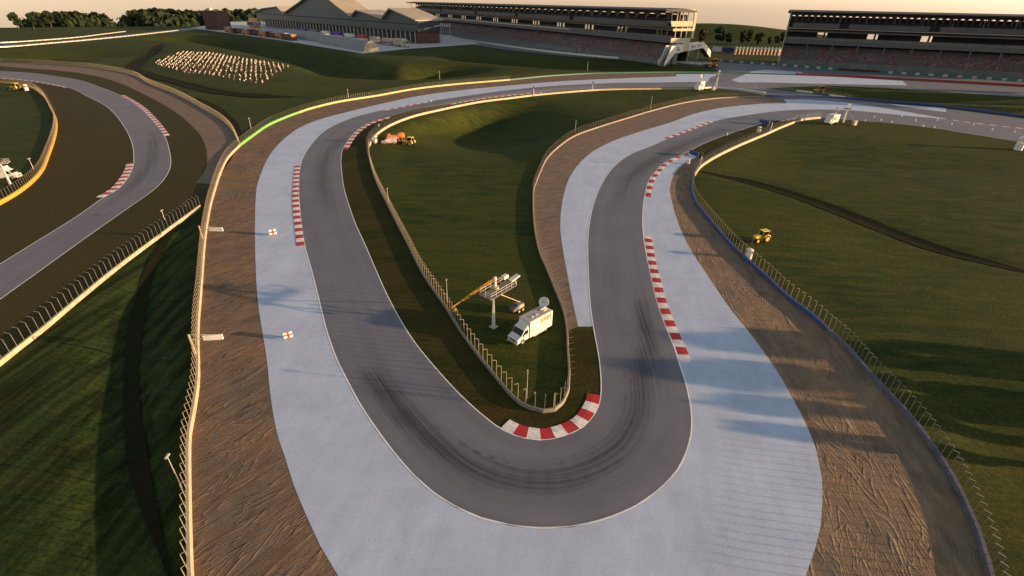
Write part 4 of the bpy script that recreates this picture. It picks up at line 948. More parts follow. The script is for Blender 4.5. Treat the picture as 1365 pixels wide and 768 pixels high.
def stand(label, A, B, depth, Ht, nb, gaps, curved):
    """A = left end of the front seen from the track, B = right end"""
    rz = heading(A, B); L = (B-A).length; k = Ht/43.0
    t = thing('grandstand', label, 'grandstand', (A.x, A.y, 0), rz)
    mb = MB(); mb.box((L/2, .6, 2.2*k), (L, 1.2, 4.4*k)); part('front_wall', mb, M['greywall'], t)
    mb = MB(); n = 16; y0, y1, z0, z1 = 1.3, depth*.62, 4.0*k, 15.0*k; prof = []
    for i in range(n):
        ya, yb = y0+(y1-y0)*i/n, y0+(y1-y0)*(i+1)/n; z = z0+(z1-z0)*(i+1)/n; prof += [(ya, z), (yb, z)]
    prof += [(y1, 0.2), (y0, 0.2)]
    mb.prism(prof, L, 0, 'YZ'); part('lower_seating', mb, M['seats'], t)
    # stair aisles and columns
    for i in range(1, nb):
        x = L*i/nb
        c = MB(); c.box((x, depth*.34, 16.4*k/2+4*k), (1.0, 1.0, 16.4*k-8*k+8*k)); part('column', c, M['fascia'], t)
    mb = MB(); mb.prism([(depth*.3, 16.8*k), (depth, 16.8*k), (depth, 17.6*k), (depth*.36, 20.2*k), (depth*.3, 20.2*k)], L, 0, 'YZ'); part('lower_fascia', mb, M['fascia'], t)
    # suites: dark panels with open bays between them that let the light through from behind
    for i in range(nb):
        x0 = L*i/nb; w = L/nb
        for a_, b_ in (((.0, .34), (.40, .44), (.49, .56), (.62, 1.0)) if curved else (((.0, .3), (.55, .62), (.7, 1.0)) if i in (1, 3, 5) else ((0, 1.0),))):
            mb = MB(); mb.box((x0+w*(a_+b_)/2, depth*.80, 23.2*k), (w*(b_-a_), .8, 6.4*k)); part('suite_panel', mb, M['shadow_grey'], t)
    mb = MB(); mb.box((L/2, depth*.34, 21.3*k), (L, .25, 1.6*k)); part('balcony_rail', mb, M['greywall'], t)
    mb = MB(); mb.prism([(depth*.32, 26.2*k), (depth, 26.2*k), (depth, 29*k), (depth*.4, 27.3*k), (depth*.32, 27.3*k)], L, 0, 'YZ'); part('suite_roof', mb, M['fascia'], t)
    xs = [0]+[L*g for g in gaps]+[L]
    for a, b_ in zip(xs, xs[1:]):
        mb = MB(); mb.prism([(depth*.22, 29.6*k), (depth*.6, 29.6*k), (depth*.6, 30.4*k), (depth*.26, 33.2*k), (depth*.22, 33.2*k)], b_-a-7*k, 0, 'YZ', a+3.5*k); part('upper_fascia', mb, M['fascia'], t)
    mb = MB(); prof = []
    for i in range(n):
        ya, yb = depth*.28+depth*.5*i/n, depth*.28+depth*.5*(i+1)/n; z = 31*k+7*k*(i+1)/n; prof += [(ya, z), (yb, z)]
    prof += [(depth*.78, 29.2*k), (depth*.28, 29.2*k)]
    mb.prism(prof, L-1, 0, 'YZ', .5); part('upper_seating', mb, M['shadow_grey'], t)  # near-black grey puts the gallery's shade into the seat colour
    # arches of the upper gallery
    na = nb*4
    arch = MB()
    for i in range(na):
        w = L/na; x0 = i*w; pts = [(x0+.1*w, 33.4*k)]
        pts += [(x0+w*.5-w*.4*math.cos(PI*j/8), 36.4*k+2.6*k*math.sin(PI*j/8)) for j in range(9)]
        pts += [(x0+.9*w, 33.4*k), (x0+w, 33.4*k), (x0+w, 40*k), (x0, 40*k), (x0, 33.4*k)]
        arch.prism(pts, 0.7, 0, 'XZ', depth*.50)
    part('gallery_arches', arch, M['fascia'], t)
    mb = MB(); mb.prism([(-1.0, 40.8*k), (depth*.5, 40.0*k), (depth*.98, 40.0*k), (depth*.98, 41.4*k), (depth*.5, 43*k), (-1.0, 41.8*k)], L+5, 0, 'YZ', -2.5); part('roof', mb, M['shadow_grey'], t)
    mb = MB()
    for i in range(nb+1): mb.tube((L*i/nb, depth*.24, 33*k), (L*i/nb, depth*.2, 40.7*k), .4, None, 6)
    part('roof_strut', mb, M['fascia'], t)['kind'] = 'stuff'
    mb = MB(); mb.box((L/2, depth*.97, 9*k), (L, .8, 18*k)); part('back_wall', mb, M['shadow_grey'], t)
    # end wall: stepped slabs, curved back edge
    for x in ((L+.05,) if curved else (-.65,)):
        em = 'standend'
        mb = MB(); mb.prism([(-.8, .2), (2.5, .2), (depth*.68, 9*k), (depth*.68, 16*k), (depth*.52, 16*k), (.6, 4.8*k), (-.8, 4.4*k)], .9, 0, 'YZ', x); part('end_wall', mb, M[em], t)
        mb = MB(); mb.prism([(depth*.97, 10*k), (depth*.97, 20.5*k), (depth*.3, 20.5*k), (depth*.3, 16.6*k), (depth*.72, 16.6*k), (depth*.72, 10*k)], .9, 0, 'YZ', x); part('end_wall', mb, M[em], t)
        mb = MB(); mb.prism([(depth*.25, 29.4*k), (depth*.95, 29.4*k), (depth*.95, 33.4*k), (depth*.2, 33.4*k)], .9, 0, 'YZ', x); part('end_wall', mb, M[em], t)
        mb = MB(); mb.prism([(depth*.32, 25.9*k), (depth*.97, 25.9*k), (depth*.97, 27.8*k), (depth*.32, 27.8*k)], .9, 0, 'YZ', x); part('end_wall', mb, M[em], t)
        arc = [(depth*.9+depth*.16*math.cos(a*PI/16), 37*k+5.5*k*math.sin(a*PI/16)) for a in range(9)]
        arc2 = [(depth*.9+depth*.08*math.cos(a*PI/16), 37*k+3.0*k*math.sin(a*PI/16)) for a in range(8, -1, -1)]
        mb = MB(); mb.prism([(depth*1.06, 20*k)]+arc+[(-.5, 42*k), (-.5, 40*k)]+arc2+[(depth*.98, 20*k)], .9, 0, 'YZ', x); part('end_frame', mb, M[em], t)
        for yy in (.42, .62, .8):
            mb = MB(); mb.tube((x+.45, depth*yy, 20*k), (x+.45, depth*(yy-.03), 40*k), .5, None, 6); part('end_column', mb, M[em], t)
    return t
stand('long three-tier grandstand with arched gallery and sunlit right end, left of the footbridge', gp(545, 37.2), gp(877, 86.2), 34, 43, 12, (.22, .42, .6, .78), True)
stand('wide grandstand with red and grey seats filling the upper right corner', gp(1037, 86.3), gp(1560, 117.5), 38, 43.5, 13, (.17, .42, .67), False)
# ------------------------------------------------------------------ pit building with sawtooth roof
A, B = gp(351, 35.5), gp(557, 58.5); L = (B-A).length; rz = heading(A, B); ux = (B-A).normalized(); DEP = 32.0
t = thing('pit_building', 'long slate-coloured pit building under a wavy sawtooth roof', 'building', (A.x, A.y, 0), rz)
prof = []
for x, y in ((340.5,17),(352,12),(372,9.5),(380,18.5),(396,7.5),(412,-4),(432,-7),(452,9),(470,22.5),(477,14.5),(492,18.5),(511,25.5),(521.5,12),(540,20),(557.5,28)):
    q = vp(x, y, A, B); prof.append(((q-A).dot(ux), q.z))
prof[-1] = (max(prof[-1][0], L+1.0), prof[-1][1])
mb = MB(); mb.prism(prof+[(prof[-1][0]-1.5, 12.5), (prof[0][0]+2, 12.5)], DEP, 0, 'XZ', 0.0); part('upper_wall', mb, M['pitwall'], t)
mb = MB(); th = 1.1
mb.prism(prof+[(x, z-th) for x, z in reversed(prof)], DEP+9, 0, 'XZ', -4.0); mb.v = [(v[0], v[1], v[2]+th+.05) for v in mb.v]; part('roof', mb, M['roofsheet'], t)
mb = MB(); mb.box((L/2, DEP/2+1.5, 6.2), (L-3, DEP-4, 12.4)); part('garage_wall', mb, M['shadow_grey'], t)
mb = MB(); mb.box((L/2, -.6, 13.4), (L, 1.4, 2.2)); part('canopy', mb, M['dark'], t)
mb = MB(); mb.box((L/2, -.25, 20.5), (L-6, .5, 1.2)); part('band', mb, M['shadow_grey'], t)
cme = None
for i in range(46):
    x = 4+(L-8)*i/45
    if cme is None: c_ = MB(); c_.box((0, 0, 6), (1.1, .9, 12)); cme = c_.mesh('column', M['steel'])
    o = link('column', cme, t); o.location = (x, -.2, 0)
mb = MB(); mb.box((L+.7, DEP/2, 7), (1.0, DEP, 14)); part('end_wall', mb, M['brick'], t)
mb = MB(); mb.box((L+1.25, DEP*.52, 15.2), (.25, DEP*.72, 5.2)); sc_ = part('video_screen', mb, M['white'], t)
mb = MB(); mb.prism([(-DEP*.34, 0), (DEP*.34, 0), (DEP*.34, 2.9), (DEP*.2, 2.0), (0, 1.5), (-DEP*.2, 2.3), (-DEP*.34, .8)], .06, 0, 'YZ', L+1.39)
mb.v = [(v[0], v[1]+DEP*.52, v[2]+12.7) for v in mb.v]; part('picture', mb, M['leaf2'], sc_)
# gantry board beside it
q = gp(588.5, 56); r_ = gp(600.5, 56); rz2 = heading(q, r_); w = (r_-q).length
t = thing('start_gantry', 'blue and white lettered board on a post by the end of the pit building', 'sign', (q.x, q.y, 0), rz2)
for x in (0, w):
    mb = MB(); mb.tube((x, 0, 0), (x, 0, 21), .4, None, 8); part('post', mb, M['steel'], t)
mb = MB(); mb.box((w/2, 0, 18.5), (w+1, .6, 5)); bd = part('board', mb, M['navy'], t)
mb = MB()
for i in range(6): x = .5+i*w/6.2; s = (1, -1, 0, 1, -1, 1)[i]; mb.prism([(x, 16.8), (x+.9, 16.8), (x+.9+s*.8, 20.4), (x+s*.8, 20.4)], .06, 0, 'XZ', -.37)
part('lettering', mb, M['white'], bd)
# ------------------------------------------------------------------ footbridge over the straight
A, B = gp(888, 88.5), gp(947.5, 77.5)
def on(x, y): return vp(x, y, A, B)
rz = heading(A, B); ux = (B-A).normalized()
t = thing('footbridge', 'white footbridge with printed parapets and stair ramps across the main straight', 'bridge', (A.x, A.y, 0), rz)
def lc(v): d = v-A; return (d.dot(ux), v.z)
lo = [lc(on(886, 88.5)), lc(on(899.5, 71.5)), lc(on(937.5, 64)), lc(on(946.5, 76.5))]
hi = [lc(on(885.8, 85)), lc(on(896, 61.5)), lc(on(938.5, 56)), lc(on(947.8, 68.5))]
for s, nm in ((0, 'parapet'), (5.2, 'parapet')):
    mb = MB(); mb.prism([(x, max(z, .2)) for x, z in lo]+[(x, max(z, 1)) for x, z in reversed(hi)], .35, 0, 'XZ', s); pp = part(nm, mb, M['white'], t)
    if s == 0:
        mb = MB(); rr = random.Random(3)
        x0, x1 = lo[1][0], lo[2][0]; z0, z1 = lo[1][1], lo[2][1]; g0, g1 = hi[1][1], hi[2][1]
        def at(u, w_): 
            za = z0+(z1-z0)*u; zb = g0+(g1-g0)*u; return (x0+(x1-x0)*u, za+(zb-za)*w_)
        def glyph(u, w_, a, b_): mb.prism([at(u, a), at(u+w_, a), at(u+w_*1.25, b_), at(u+w_*.25, b_)], .04, 0, 'XZ', -.05)
        for u in (.05, .30, .53, .76):
            glyph(u, .018, .26, .8); glyph(u, .045, .26, .36); glyph(u, .045, .48, .57); glyph(u, .05, .7, .8)
            if u > .1:
                for j in range(4): glyph(u+.062+j*.026, .012, .3, .62); glyph(u+.062+j*.026, .022, .53+.0*j, .62)
            else: glyph(u+.06, .03, .28, .6)
        part('lettering', mb, M['navy'], pp)
mb = MB(); mb.prism([(x, max(z, .1)) for x, z in lo]+[(x, max(z, .1)+.5) for x, z in reversed(lo)], 4.8, 0, 'XZ', .38); part('deck', mb, M['greywall'], t)
for u in (.12, .5, .88):
    x = lo[1][0]+(lo[2][0]-lo[1][0])*u; z = lo[1][1]+(lo[2][1]-lo[1][1])*u
    mb = MB(); mb.box((x, 2.7, z/2), (.8, 3.6, z-.1)); part('pier', mb, M['steel'], t)
mb = MB()
for i in range(3): x = (lo[1][0]*(3-i)+lo[0][0]*(i+.4))/3.4; mb.tube((x, 2.7, 0), (x, 2.7, lo[1][1]*.8*(3-i)/3.2), .3, None, 6)
part('stair_support', mb, M['steel'], t)['kind'] = 'stuff'
# ------------------------------------------------------------------ paddock
def block(name, label, cat, px, dims, rz, m, group=None, roof=None, extra=None):
    p = gp(*px); t = thing(name, label, cat, (p.x, p.y, 0.03), rz, group); x, y, z = dims
    mb = MB(); mb.box((0, 0, z/2), (x, y, z)); part('wall', mb, M[m], t)
    if roof: mb = MB(); mb.box((0, 0, z+.35), (x+.8, y+.8, .6)); part('roof', mb, M[roof], t)
    return t
PA = heading(gp(378, 54.5), gp(484, 71.5))
def topz(px, y): p = gp(*px); return vp(px[0], y, p, p+Vector((1, 0, 0))).z
p = gp(290, 40.5)
t = block('brick_tower', 'plain dark brown brick block with pale huts on its roof at upper left', 'building', (292, 39.5), (30, 22, topz((290, 40), 15.5)), PA+.45, 'brick')
h = topz((290, 40), 15.5)
for x, y, w_, hh in ((-6, -3, 6, 4.5), (5, 2, 9, 3)):
    mb = MB(); mb.box((x, y, h+hh/2+.02), (w_, 5, hh)); part('roof_hut', mb, M['standend'], t)
mb = MB(); mb.box((0, 0, h+.5), (30.4, 22.4, 1.0)); part('parapet', mb, M['brick'], t)
for x in (-8, 0, 8):
    mb = MB(); mb.box((x, -11.05, 3), (4, .2, 5)); part('door', mb, M['shadow_grey'], t)
h = topz((341, 43), 24.5)
t = block('race_control_tower', 'small tower with orange lower storey and pale glazed top left of the pit building', 'building', (341, 42.5), (11, 10, h*.45), PA+.2, 'terracotta')
mb = MB(); mb.box((0, 0, h*.6), (16, 13, h*.28)); part('glazed_storey', mb, M['canvas'], t)
mb = MB(); mb.box((0, -6.6, h*.6), (15, .2, h*.16)); part('window', mb, M['glass'], t)
mb = MB(); mb.box((0, 0, h*.755), (17, 14, .8)); part('roof', mb, M['standend'], t)
mb = MB(); mb.box((-1, 0, h*.89), (9, 8, h*.22)); part('roof_room', mb, M['amber'], t)
rr = random.Random(11)
for i in range(12):
    f = i/11; px = (306+f*84, 43.5+f*10.2+rr.uniform(-.6, .6)); wdt = 7.5
    lab = 'brown two-storey hospitality unit in the row at the paddock edge'
    h = rr.uniform(5.5, 7.5)
    t = block('hospitality_unit', lab, 'cabin', px, (wdt*1.6, 7, h), PA+rr.uniform(-.05, .05), 'brick' if i % 3 else 'terracotta', 'brown hospitality units along the paddock edge', 'canvas' if i % 2 else 'concrete')
    mb = MB(); mb.box((0, -3.55, h*.28), (wdt*1.1, .12, h*.34)); part('glazing', mb, M['glass'], t)
    mb = MB(); mb.box((0, -4.6, h*.5), (wdt*1.5, 2.0, .2)); part('balcony', mb, M['canvas'], t)
    if i > 7: mb = MB(); mb.box((wdt*.83, 0, h*.7), (.15, 5, h*.4)); part('panel', mb, M['orange'], t)
def tunnel(label, a, b, r, h):
    A, B = gp(*a), gp(*b); L = (B-A).length; t = thing('arched_tent', label, 'tent', (A.x, A.y, .03), heading(A, B), 'arched tents on the paddock')
    n = 14; arc = [(r*math.cos(PI*i/n), h*math.sin(PI*i/n)) for i in range(n+1)]; inn = [(r*.96*math.cos(PI*i/n), h*.95*math.sin(PI*i/n)) for i in range(n, -1, -1)]
    mb = MB(); mb.prism(arc+inn, L, 0, 'YZ'); part('canopy', mb, M['canvas'], t)
    mb = MB(); mb.prism(inn, .4, 0, 'YZ', -.05); e = part('end_panel', mb, M['cream'], t)
    mb = MB(); mb.box((-.12, 0, h*.3), (.1, r*.4, h*.6)); part('door', mb, M['standend'], e)
    mb = MB(); mb.prism(inn, .4, 0, 'YZ', L-.35); part('end_panel', mb, M['cream'], t)
    for i in range(1, 12):
        x = L*i/12; mb = MB(); mb.box((x, -r*.985, 1.6), (1.6, .5, 2.2)); part('window', mb, M['dark'], t)
tunnel('grey arched tent with a cream end at the front corner of the paddock', (496, 68.6), (436, 58), 8.6, 9.4)
tunnel('grey arched tent with a cream end behind the first one', (437, 56.8), (384, 48.5), 8.6, 9.4)
def transporter(label, px, rz, cabm, boxm, band, sc=2.0):
    p = gp(*px); t = thing('transporter', label, 'truck', (p.x, p.y, .03), rz, 'team transporters parked on the paddock'); t.scale = (sc, sc, sc)
    b = MB(); b.prism([(3.3, .5), (5.0, .5), (5.05, 1.6), (4.7, 2.8), (3.3, 2.9)], 2.3, 0, 'XZ', -1.15); part('cab', b, M[cabm], t, bevel=.06)
    b = MB(); b.prism([(5.04, 1.65), (4.75, 2.65), (4.79, 2.67), (5.08, 1.66)], 2.0, 0, 'XZ', -1.0); part('windscreen', b, M['glass'], t)
    b = MB(); b.box((-1.1, 0, 2.15), (8.2, 2.4, 2.7)); part('trailer', b, M[boxm], t, bevel=.05)
    b = MB(); b.box((-1.1, 0, 1.5), (8.22, 2.44, .6)); part('stripe', b, M[band], t)
    wheels(t, [(4.0, 1.0), (4.0, -1.0), (-3.4, 1.0), (-3.4, -1.0), (-4.4, 1.0), (-4.4, -1.0)], .5, .35)
    return t
for i, (x, y, cb, bx, bn) in enumerate(((404,45.3,'purple','purple','canvas'),(418,47,'purple','canvas','purple'),(434,49,'purple','white','red'),(450,51,'navy','purple','white'),(465,53,'purple','white','canvas'),(482,55.3,'purple','red','white'),(499,57.5,'navy','cream','white'),(516,60,'red','cream','purple'))):
    transporter('team transporter with dark cab parked in the row before the pit building', (x, y), PA+PI+.05, cb, bx, bn)
transporter('sunlit cream transporter at the right end of the paddock row', (536, 62.5), PA+.03, 'cream', 'cream', 'standend', 2.3)
# cars, boards and tents beyond the footbridge
board('white banner board on the grass beyond the footbridge', (949, 68.5), (961, 69.5), 5, 'white')
board('dark blue banner board on the grass beyond the footbridge', (962, 69.5), (979, 71), 5, 'navy')
for i in range(13):
    x = 980+i*4.75; p = gp(x, 72.6+.02*(x-980))
    if i == 0:
        k0 = thing('kiosk_tent', 'small cream kiosk tent in the row between the two grandstands', 'kiosk', (p.x, p.y, 0), .3, 'cream kiosk tents')
        b = MB(); b.box((0, 0, 3.0), (2.6, 2.6, 6.0)); part('body', b, M['cream'], k0)
        b = MB(); b.lathe((0, 0, 6.0), [(2.1, 0), (2.1, .3), (.1, 1.8)], 4); part('roof', b, M['white'], k0)
        b = MB(); b.box((0, -1.32, 2.2), (1.6, .08, 2.6)); part('counter', b, M['terracotta'], k0)
    else:
        c = copy_tree(k0); c.location = (p.x, p.y, 0)
# ------------------------------------------------------------------ trees
def treemesh(seed, h, w, leaf, trunk_h):
    rr = random.Random(seed); tr = MB(); cr = MB()
    tr.tube((0, 0, -.3), (rr.uniform(-.3, .3), rr.uniform(-.3, .3), trunk_h), .035*h, .022*h, 8)
    tops = []
    for i in range(6):
        a = i*PI/3+rr.uniform(-.4, .4); l = w*rr.uniform(.25, .42); z = trunk_h+(h-trunk_h)*rr.uniform(.25, .7)
        tr.tube((0, 0, trunk_h-.3), (l*math.cos(a), l*math.sin(a), z), .018*h, .006*h, 6)
    lobes = []
    for i in range(15):
        a = rr.uniform(0, 2*PI); z = rr.uniform(.08, .92); rad = w*.5*math.sin(PI*(.16+.76*z))**.8*rr.uniform(.25, .8)
        lobes.append((Vector((rad*math.cos(a), rad*math.sin(a), trunk_h*.75+(h-trunk_h*.75)*z*.9)), w*rr.uniform(.13, .24)))
    for c, r in lobes:
        for k in range(int(70*(r/(w*.18))**2)):
            d = Vector((rr.gauss(0, 1), rr.gauss(0, 1), rr.gauss(0, .8))).normalized()*r*rr.uniform(.55, 1.08)
            p = c+d; n = (d.normalized()+Vector((rr.gauss(0, .5), rr.gauss(0, .5), rr.gauss(0, .5)))).normalized(); u = n.orthogonal().normalized(); u.rotate(Matrix.Rotation(rr.uniform(0, 6.28), 3, n)); v = n.cross(u); s = leaf*rr.uniform(.6, 1.3)
            cr.add([p-u*s*.5-v*s*.3, p+u*s*.5-v*s*.35, p+u*s*.35+v*s*.5, p-u*s*.4+v*s*.45], [(0, 1, 2, 3)])
    return tr, cr
TREE = []
for i, (h, w, lf, th, lm) in enumerate(((22, 15, 1.9, 5, 'leaf'), (26, 15, 1.9, 6, 'leaf'), (20, 16, 1.9, 4, 'leaf2'), (24, 18, 2.0, 4, 'leaf'))):
    tr, cr = treemesh(31+i, h, w, lf, th)
    me = bpy.data.meshes.new('crown'); me.from_pydata(cr.v, [], cr.f); me.materials.append(M[lm])
    TREE.append((tr.mesh('trunk', M['bark']), me))
def tree(label, group, kind, p, sc, rz):
    t = thing('tree', label, 'tree', (p[0], p[1], hz(p)-.2), rz, group); t.scale = (sc, sc, sc)
    link('trunk', TREE[kind][0], t); link('crown', TREE[kind][1], t); return t
rr = random.Random(5)
def treeat(label, group, kind, px, ytop, rz):
    p = gp(*px)
    for _ in range(3):
        z = hz(p); p = gp(px[0], px[1], z)
    h = vp(px[0], ytop, Vector((p.x, p.y, 0)), Vector((p.x+1, p.y, 0))).z-hz(p); base_h = (22, 26, 20, 24)[kind]
    return tree(label, group, kind, p, h/base_h, rz)
treeat('lone round tree farthest left on the skyline', None, 0, (25, 39), 16, 0.5)
treeat('second lone tree at left on the skyline, close to the grove', None, 1, (46, 39), 16.5, 2)
for i, x in enumerate((54, 62, 69, 76, 84, 91, 98, 105, 113, 120, 128, 136)):
    treeat('tree of the dense grove on the left skyline', 'grove on the left skyline', rr.choice((0, 1, 2, 3, 3)), (x, 35.5+rr.uniform(-1.2, 1.6)-.012*(x-54)), rr.uniform(13.5, 17), rr.uniform(0, 6))
for i in range(18):
    x = 185+i*9.4
    treeat('tree of the long row behind the brown block', 'tree row behind the brown block', rr.choice((0, 1, 3, 0)), (x, 32+rr.uniform(-1.6, .8)-.012*(x-185)), rr.uniform(9, 13), rr.uniform(0, 6))
for i, x in enumerate((462, 470, 478, 500, 508)):
    treeat('tree whose top shows above the pit building roof', 'trees behind the pit building', rr.choice((0, 1, 3)), (x, 26), 7+i*.6, rr.uniform(0, 6))
for i, (x, y, yt) in enumerate(((935, 57, 36.5), (956, 59, 34), (969, 59.5, 43), (987, 61.5, 39.5), (997, 60, 38), (1010, 61, 42), (1024, 61, 48), (1034, 60, 47), (1042, 59, 42))):
    treeat('tree in the line between the two grandstands', 'tree line between the grandstands', rr.choice((0, 1, 3, 2)), (x, y), yt, rr.uniform(0, 6))
# tall trees right of the view: they throw the long shadows over the lower run-off
for i, (px, d, h) in enumerate((((1365, 488), 16, 8.2), ((1365, 508), 26, 10.6), ((1365, 534), 14, 7.6), ((1365, 560), 30, 11.3), ((1365, 590), 18, 8.0), ((1365, 622), 12, 6.6))):
    p = gp(*px); q = p+Vector((d, -.05*d, 0))
    k = (0, 1, 1, 0, 1, 1)[i]; tree('tall tree beyond the right edge of the infield', 'trees beyond the right infield', k, q, h/(22, 26, 20, 24)[k], i*1.1)
for i in range(7):  # added trees out of view, placed to shade the fenced grass strip
    p = gp(1365, (126, 131, 136, 141, 146, 151, 134)[i]); q = p+Vector(((30, 55, 24, 48, 30, 60, 70)[i], 0, 0))
    tree('added unseen tree that shades the fenced grass strip', 'added trees shading the fenced grass strip', (0, 1, 3)[i % 3], q, .9+.1*(i % 3), i*1.3)
# ------------------------------------------------------------------ spectators on the bank
def person_mesh(seed, shirt, trousers):
    rr = random.Random(seed); bm = bmesh.new()
    a = rr.uniform(-.15, .15); lf = rr.uniform(-.1, .12); ar = rr.uniform(.1, .5)
    J = {'pel': (0, 0, .95), 'chest': (0, 0, 1.3), 'neck': (0, .01, 1.5), 'head': (0, .03, 1.62), 'crown': (0, .02, 1.76),
         'sl': (.18, 0, 1.42), 'el': (.27, ar*.4, 1.15), 'hl': (.26, ar, 1.0), 'sr': (-.18, 0, 1.42), 'er': (-.27, .05, 1.15), 'hr': (-.27, .14, .92),
         'kl': (.11, lf+.03, .5), 'fl': (.12, lf-.02, .06), 'tl': (.13, lf+.16, .03), 'kr': (-.11, -lf+.03, .5), 'fr': (-.12, -lf-.02, .06), 'tr': (-.13, -lf+.16, .03)}
    E = [('pel', 'chest'), ('chest', 'neck'), ('neck', 'head'), ('head', 'crown'), ('chest', 'sl'), ('sl', 'el'), ('el', 'hl'), ('chest', 'sr'), ('sr', 'er'), ('er', 'hr'), ('pel', 'kl'), ('kl', 'fl'), ('fl', 'tl'), ('pel', 'kr'), ('kr', 'fr'), ('fr', 'tr')]
    R = dict(pel=.15, chest=.17, neck=.06, head=.1, crown=.075, sl=.075, el=.055, hl=.045, sr=.075, er=.055, hr=.045, kl=.075, fl=.05, tl=.04, kr=.075, fr=.05, tr=.04)
    V = {k: bm.verts.new(v) for k, v in J.items()}
    for a_, b_ in E: bm.edges.new((V[a_], V[b_]))
    me = bpy.data.meshes.new('tmp'); bm.verts.index_update(); order = list(J); bm.to_mesh(me); bm.free()
    o = bpy.data.objects.new('tmp', me); COL.objects.link(o); o.modifiers.new('s', 'SKIN')
    for i, k in enumerate(order):
        sv = me.skin_vertices[0].data[i]; sv.radius = (R[k]*1.1, R[k]*(1.1 if k not in ('chest', 'pel') else .75)); sv.use_root = (k == 'pel')
    dg = bpy.context.evaluated_depsgraph_get(); dg.update(); out = bpy.data.meshes.new_from_object(o.evaluated_get(dg)); out.name = 'person'
    bpy.data.objects.remove(o); bpy.data.meshes.remove(me)
    out.materials.clear()
    for m in (shirt, trousers, M['skin'], M['bark']): out.materials.append(m)
    for p in out.polygons:
        z = p.center.z; p.material_index = 3 if z > 1.72 else (2 if z > 1.52 or (abs(p.center.x) > .2 and z < 1.12) else (0 if z > .98 else (1 if z > .1 else 3)))
    return out
SH = [mat('shirt_'+n, c, .8, .1) for n, c in (('cream', (.74, .70, .56)), ('white', (.78, .77, .74)), ('grey', (.36, .36, .38)), ('maroon', (.3, .14, .14)), ('tan', (.66, .58, .4)), ('navy', (.06, .06, .14)))]
PM = [person_mesh(i, SH[i % 6], M[('dark', 'navy', 'brick')[i % 3]]) for i in range(6)]
poly = [(202, 86), (243, 70), (285, 72), (335, 81), (389, 88.5), (376, 96), (360, 105), (349, 115), (325, 110.5), (290, 104.5), (250, 99.5)]
def inside(x, y):
    c = False
    for (x1, y1), (x2, y2) in zip(poly, poly[1:]+poly[:1]):
        if (y1 > y) != (y2 > y) and x < (x2-x1)*(y-y1)/(y2-y1)+x1: c = not c
    return c
wp = gps(poly); x0, x1 = min(p.x for p in wp), max(p.x for p in wp); y0, y1 = min(p.y for p in wp), max(p.y for p in wp)
pts = []
from bpy_extras.object_utils import world_to_camera_view
S.render.resolution_x, S.render.resolution_y = 1365, 768
bpy.context.view_layer.update()
ax = (wp[4]-wp[0]).normalized(); ay = Vector((-ax.y, ax.x, 0)); gsp = 3.35
for i in range(-60, 90):
    for j in range(-60, 60):
        q = wp[0]+ax*(i*gsp+rr.uniform(-.4, .4)+1.2*(j % 2))+ay*(j*gsp*1.25+rr.uniform(-.35, .35)); c = world_to_camera_view(S, cam, q); X, Y = c.x*1365, (1-c.y)*768
        if not inside(X, Y) or rr.random() < .22: continue
        if abs((Y-(99+.03*(X-300)))) < 1.3 and 300 < X < 372 and rr.random() < .75: continue
        pts.append(q)
pts = [gp(c.x*1365, (1-c.y)*768, hz(q)) for q in pts for c in (world_to_camera_view(S, cam, q),)]
pts = [gp(c.x*1365, (1-c.y)*768, hz(q)) for q in pts for c in (world_to_camera_view(S, cam, q),)] if False else pts
print('SPECTATORS', len(pts))
zs = H(np.array([(p.x, p.y) for p in pts])); order = sorted(range(len(pts)), key=lambda i: (pts[i]-EYE).length)
rest = MB(); rmi = []
low = PM[1]
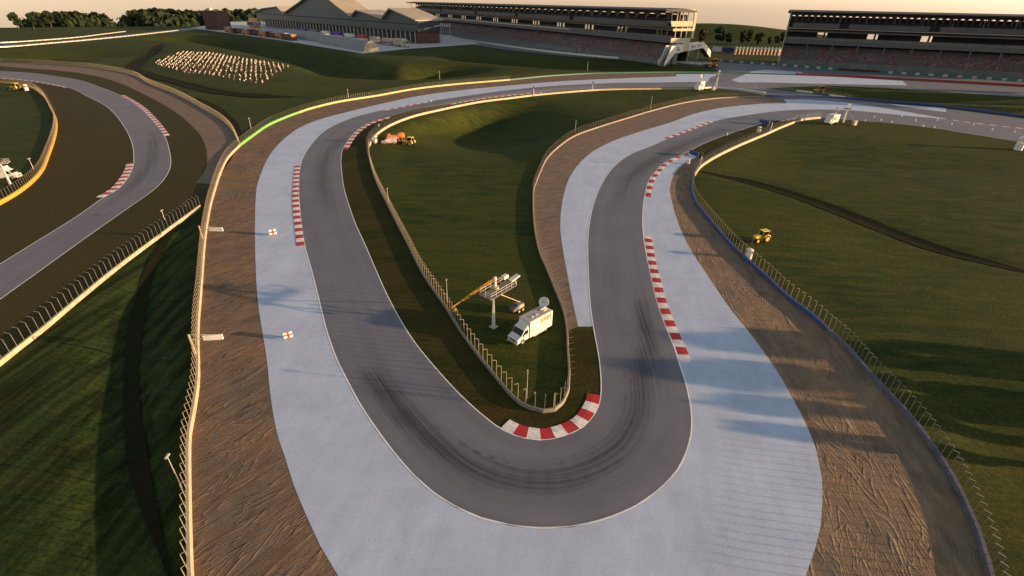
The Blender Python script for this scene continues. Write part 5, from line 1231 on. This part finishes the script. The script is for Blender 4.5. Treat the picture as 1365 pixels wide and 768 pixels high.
for n, i in enumerate(order):
    p = pts[i]; k = rr.choice((0, 1, 1, 2, 2, 3, 4, 5, 5)); rz = -2.0+rr.uniform(-.9, .9); sc = rr.uniform(.92, 1.06)
    if n < 300:
        o = link('person', PM[k]); o.location = (p.x, p.y, zs[i]-.02); o.rotation_euler = (0, 0, rz); o.scale = (sc, sc, sc)
        tag(o, 'spectator standing in the crowd on the grass bank below the paddock', 'person', 'spectators on the grass bank')
    else:
        R = Matrix.Rotation(rz, 3, 'Z')
        rest.add([R @ v.co*sc+Vector((p.x, p.y, zs[i]-.02)) for v in PM[k].vertices], [tuple(f.vertices) for f in PM[k].polygons])
        rmi += [f.material_index if f.material_index else (4 if k in (0, 4) else 0) for f in PM[k].polygons]
rest.mi = rmi
o = link('crowd', rest.mesh('crowd', [SH[1], M['dark'], M['skin'], M['bark'], SH[0]]))
tag(o, 'farther rows of spectators massed at the back of the grass bank', 'crowd', None, 'stuff')
# ------------------------------------------------------------------ light
SUN_EL, SUN_AZ = math.radians(7.6), math.radians(-8.0)   # low sun from the right
Ld = Vector((math.cos(SUN_EL)*math.cos(SUN_AZ), math.cos(SUN_EL)*math.sin(SUN_AZ), math.sin(SUN_EL)))
sd = bpy.data.lights.new('sun', 'SUN'); sd.energy = 5.0; sd.angle = math.radians(0.7); sd.color = (1.0, 0.62, 0.31)
so = bpy.data.objects.new('sun', sd); COL.objects.link(so); so.rotation_euler = Ld.to_track_quat('Z', 'Y').to_euler(); so.location = (200, 0, 120)
wd = bpy.data.worlds.new('World'); S.world = wd; wd.use_nodes = True
nt = wd.node_tree; bg = nt.nodes['Background']
sky = nt.nodes.new('ShaderNodeTexSky'); sky.sky_type = 'NISHITA'; sky.sun_disc = False
sky.sun_elevation = SUN_EL; sky.sun_rotation = PI/2-SUN_AZ; sky.altitude = 100; sky.air_density = 1.0; sky.dust_density = 0.6; sky.ozone_density = 1.0
hsv = nt.nodes.new('ShaderNodeHueSaturation'); hsv.inputs['Saturation'].default_value = 0.6; hsv.inputs['Hue'].default_value = 0.485
nt.links.new(sky.outputs[0], hsv.inputs['Color']); mx = nt.nodes.new('ShaderNodeMix'); mx.data_type = 'RGBA'; mx.blend_type = 'MULTIPLY'; mx.inputs[0].default_value = 1.0; mx.inputs[7].default_value = (1.0, 0.925, 0.87, 1)
nt.links.new(hsv.outputs[0], mx.inputs[6]); nt.links.new(mx.outputs[2], bg.inputs[0]); bg.inputs[1].default_value = 0.118
vs_ = S.view_settings; vs_.view_transform = 'Standard'; vs_.look = 'None'; vs_.gamma = 1.0; vs_.use_curve_mapping = False; vs_.exposure = 1.2
S.render.engine = 'CYCLES'
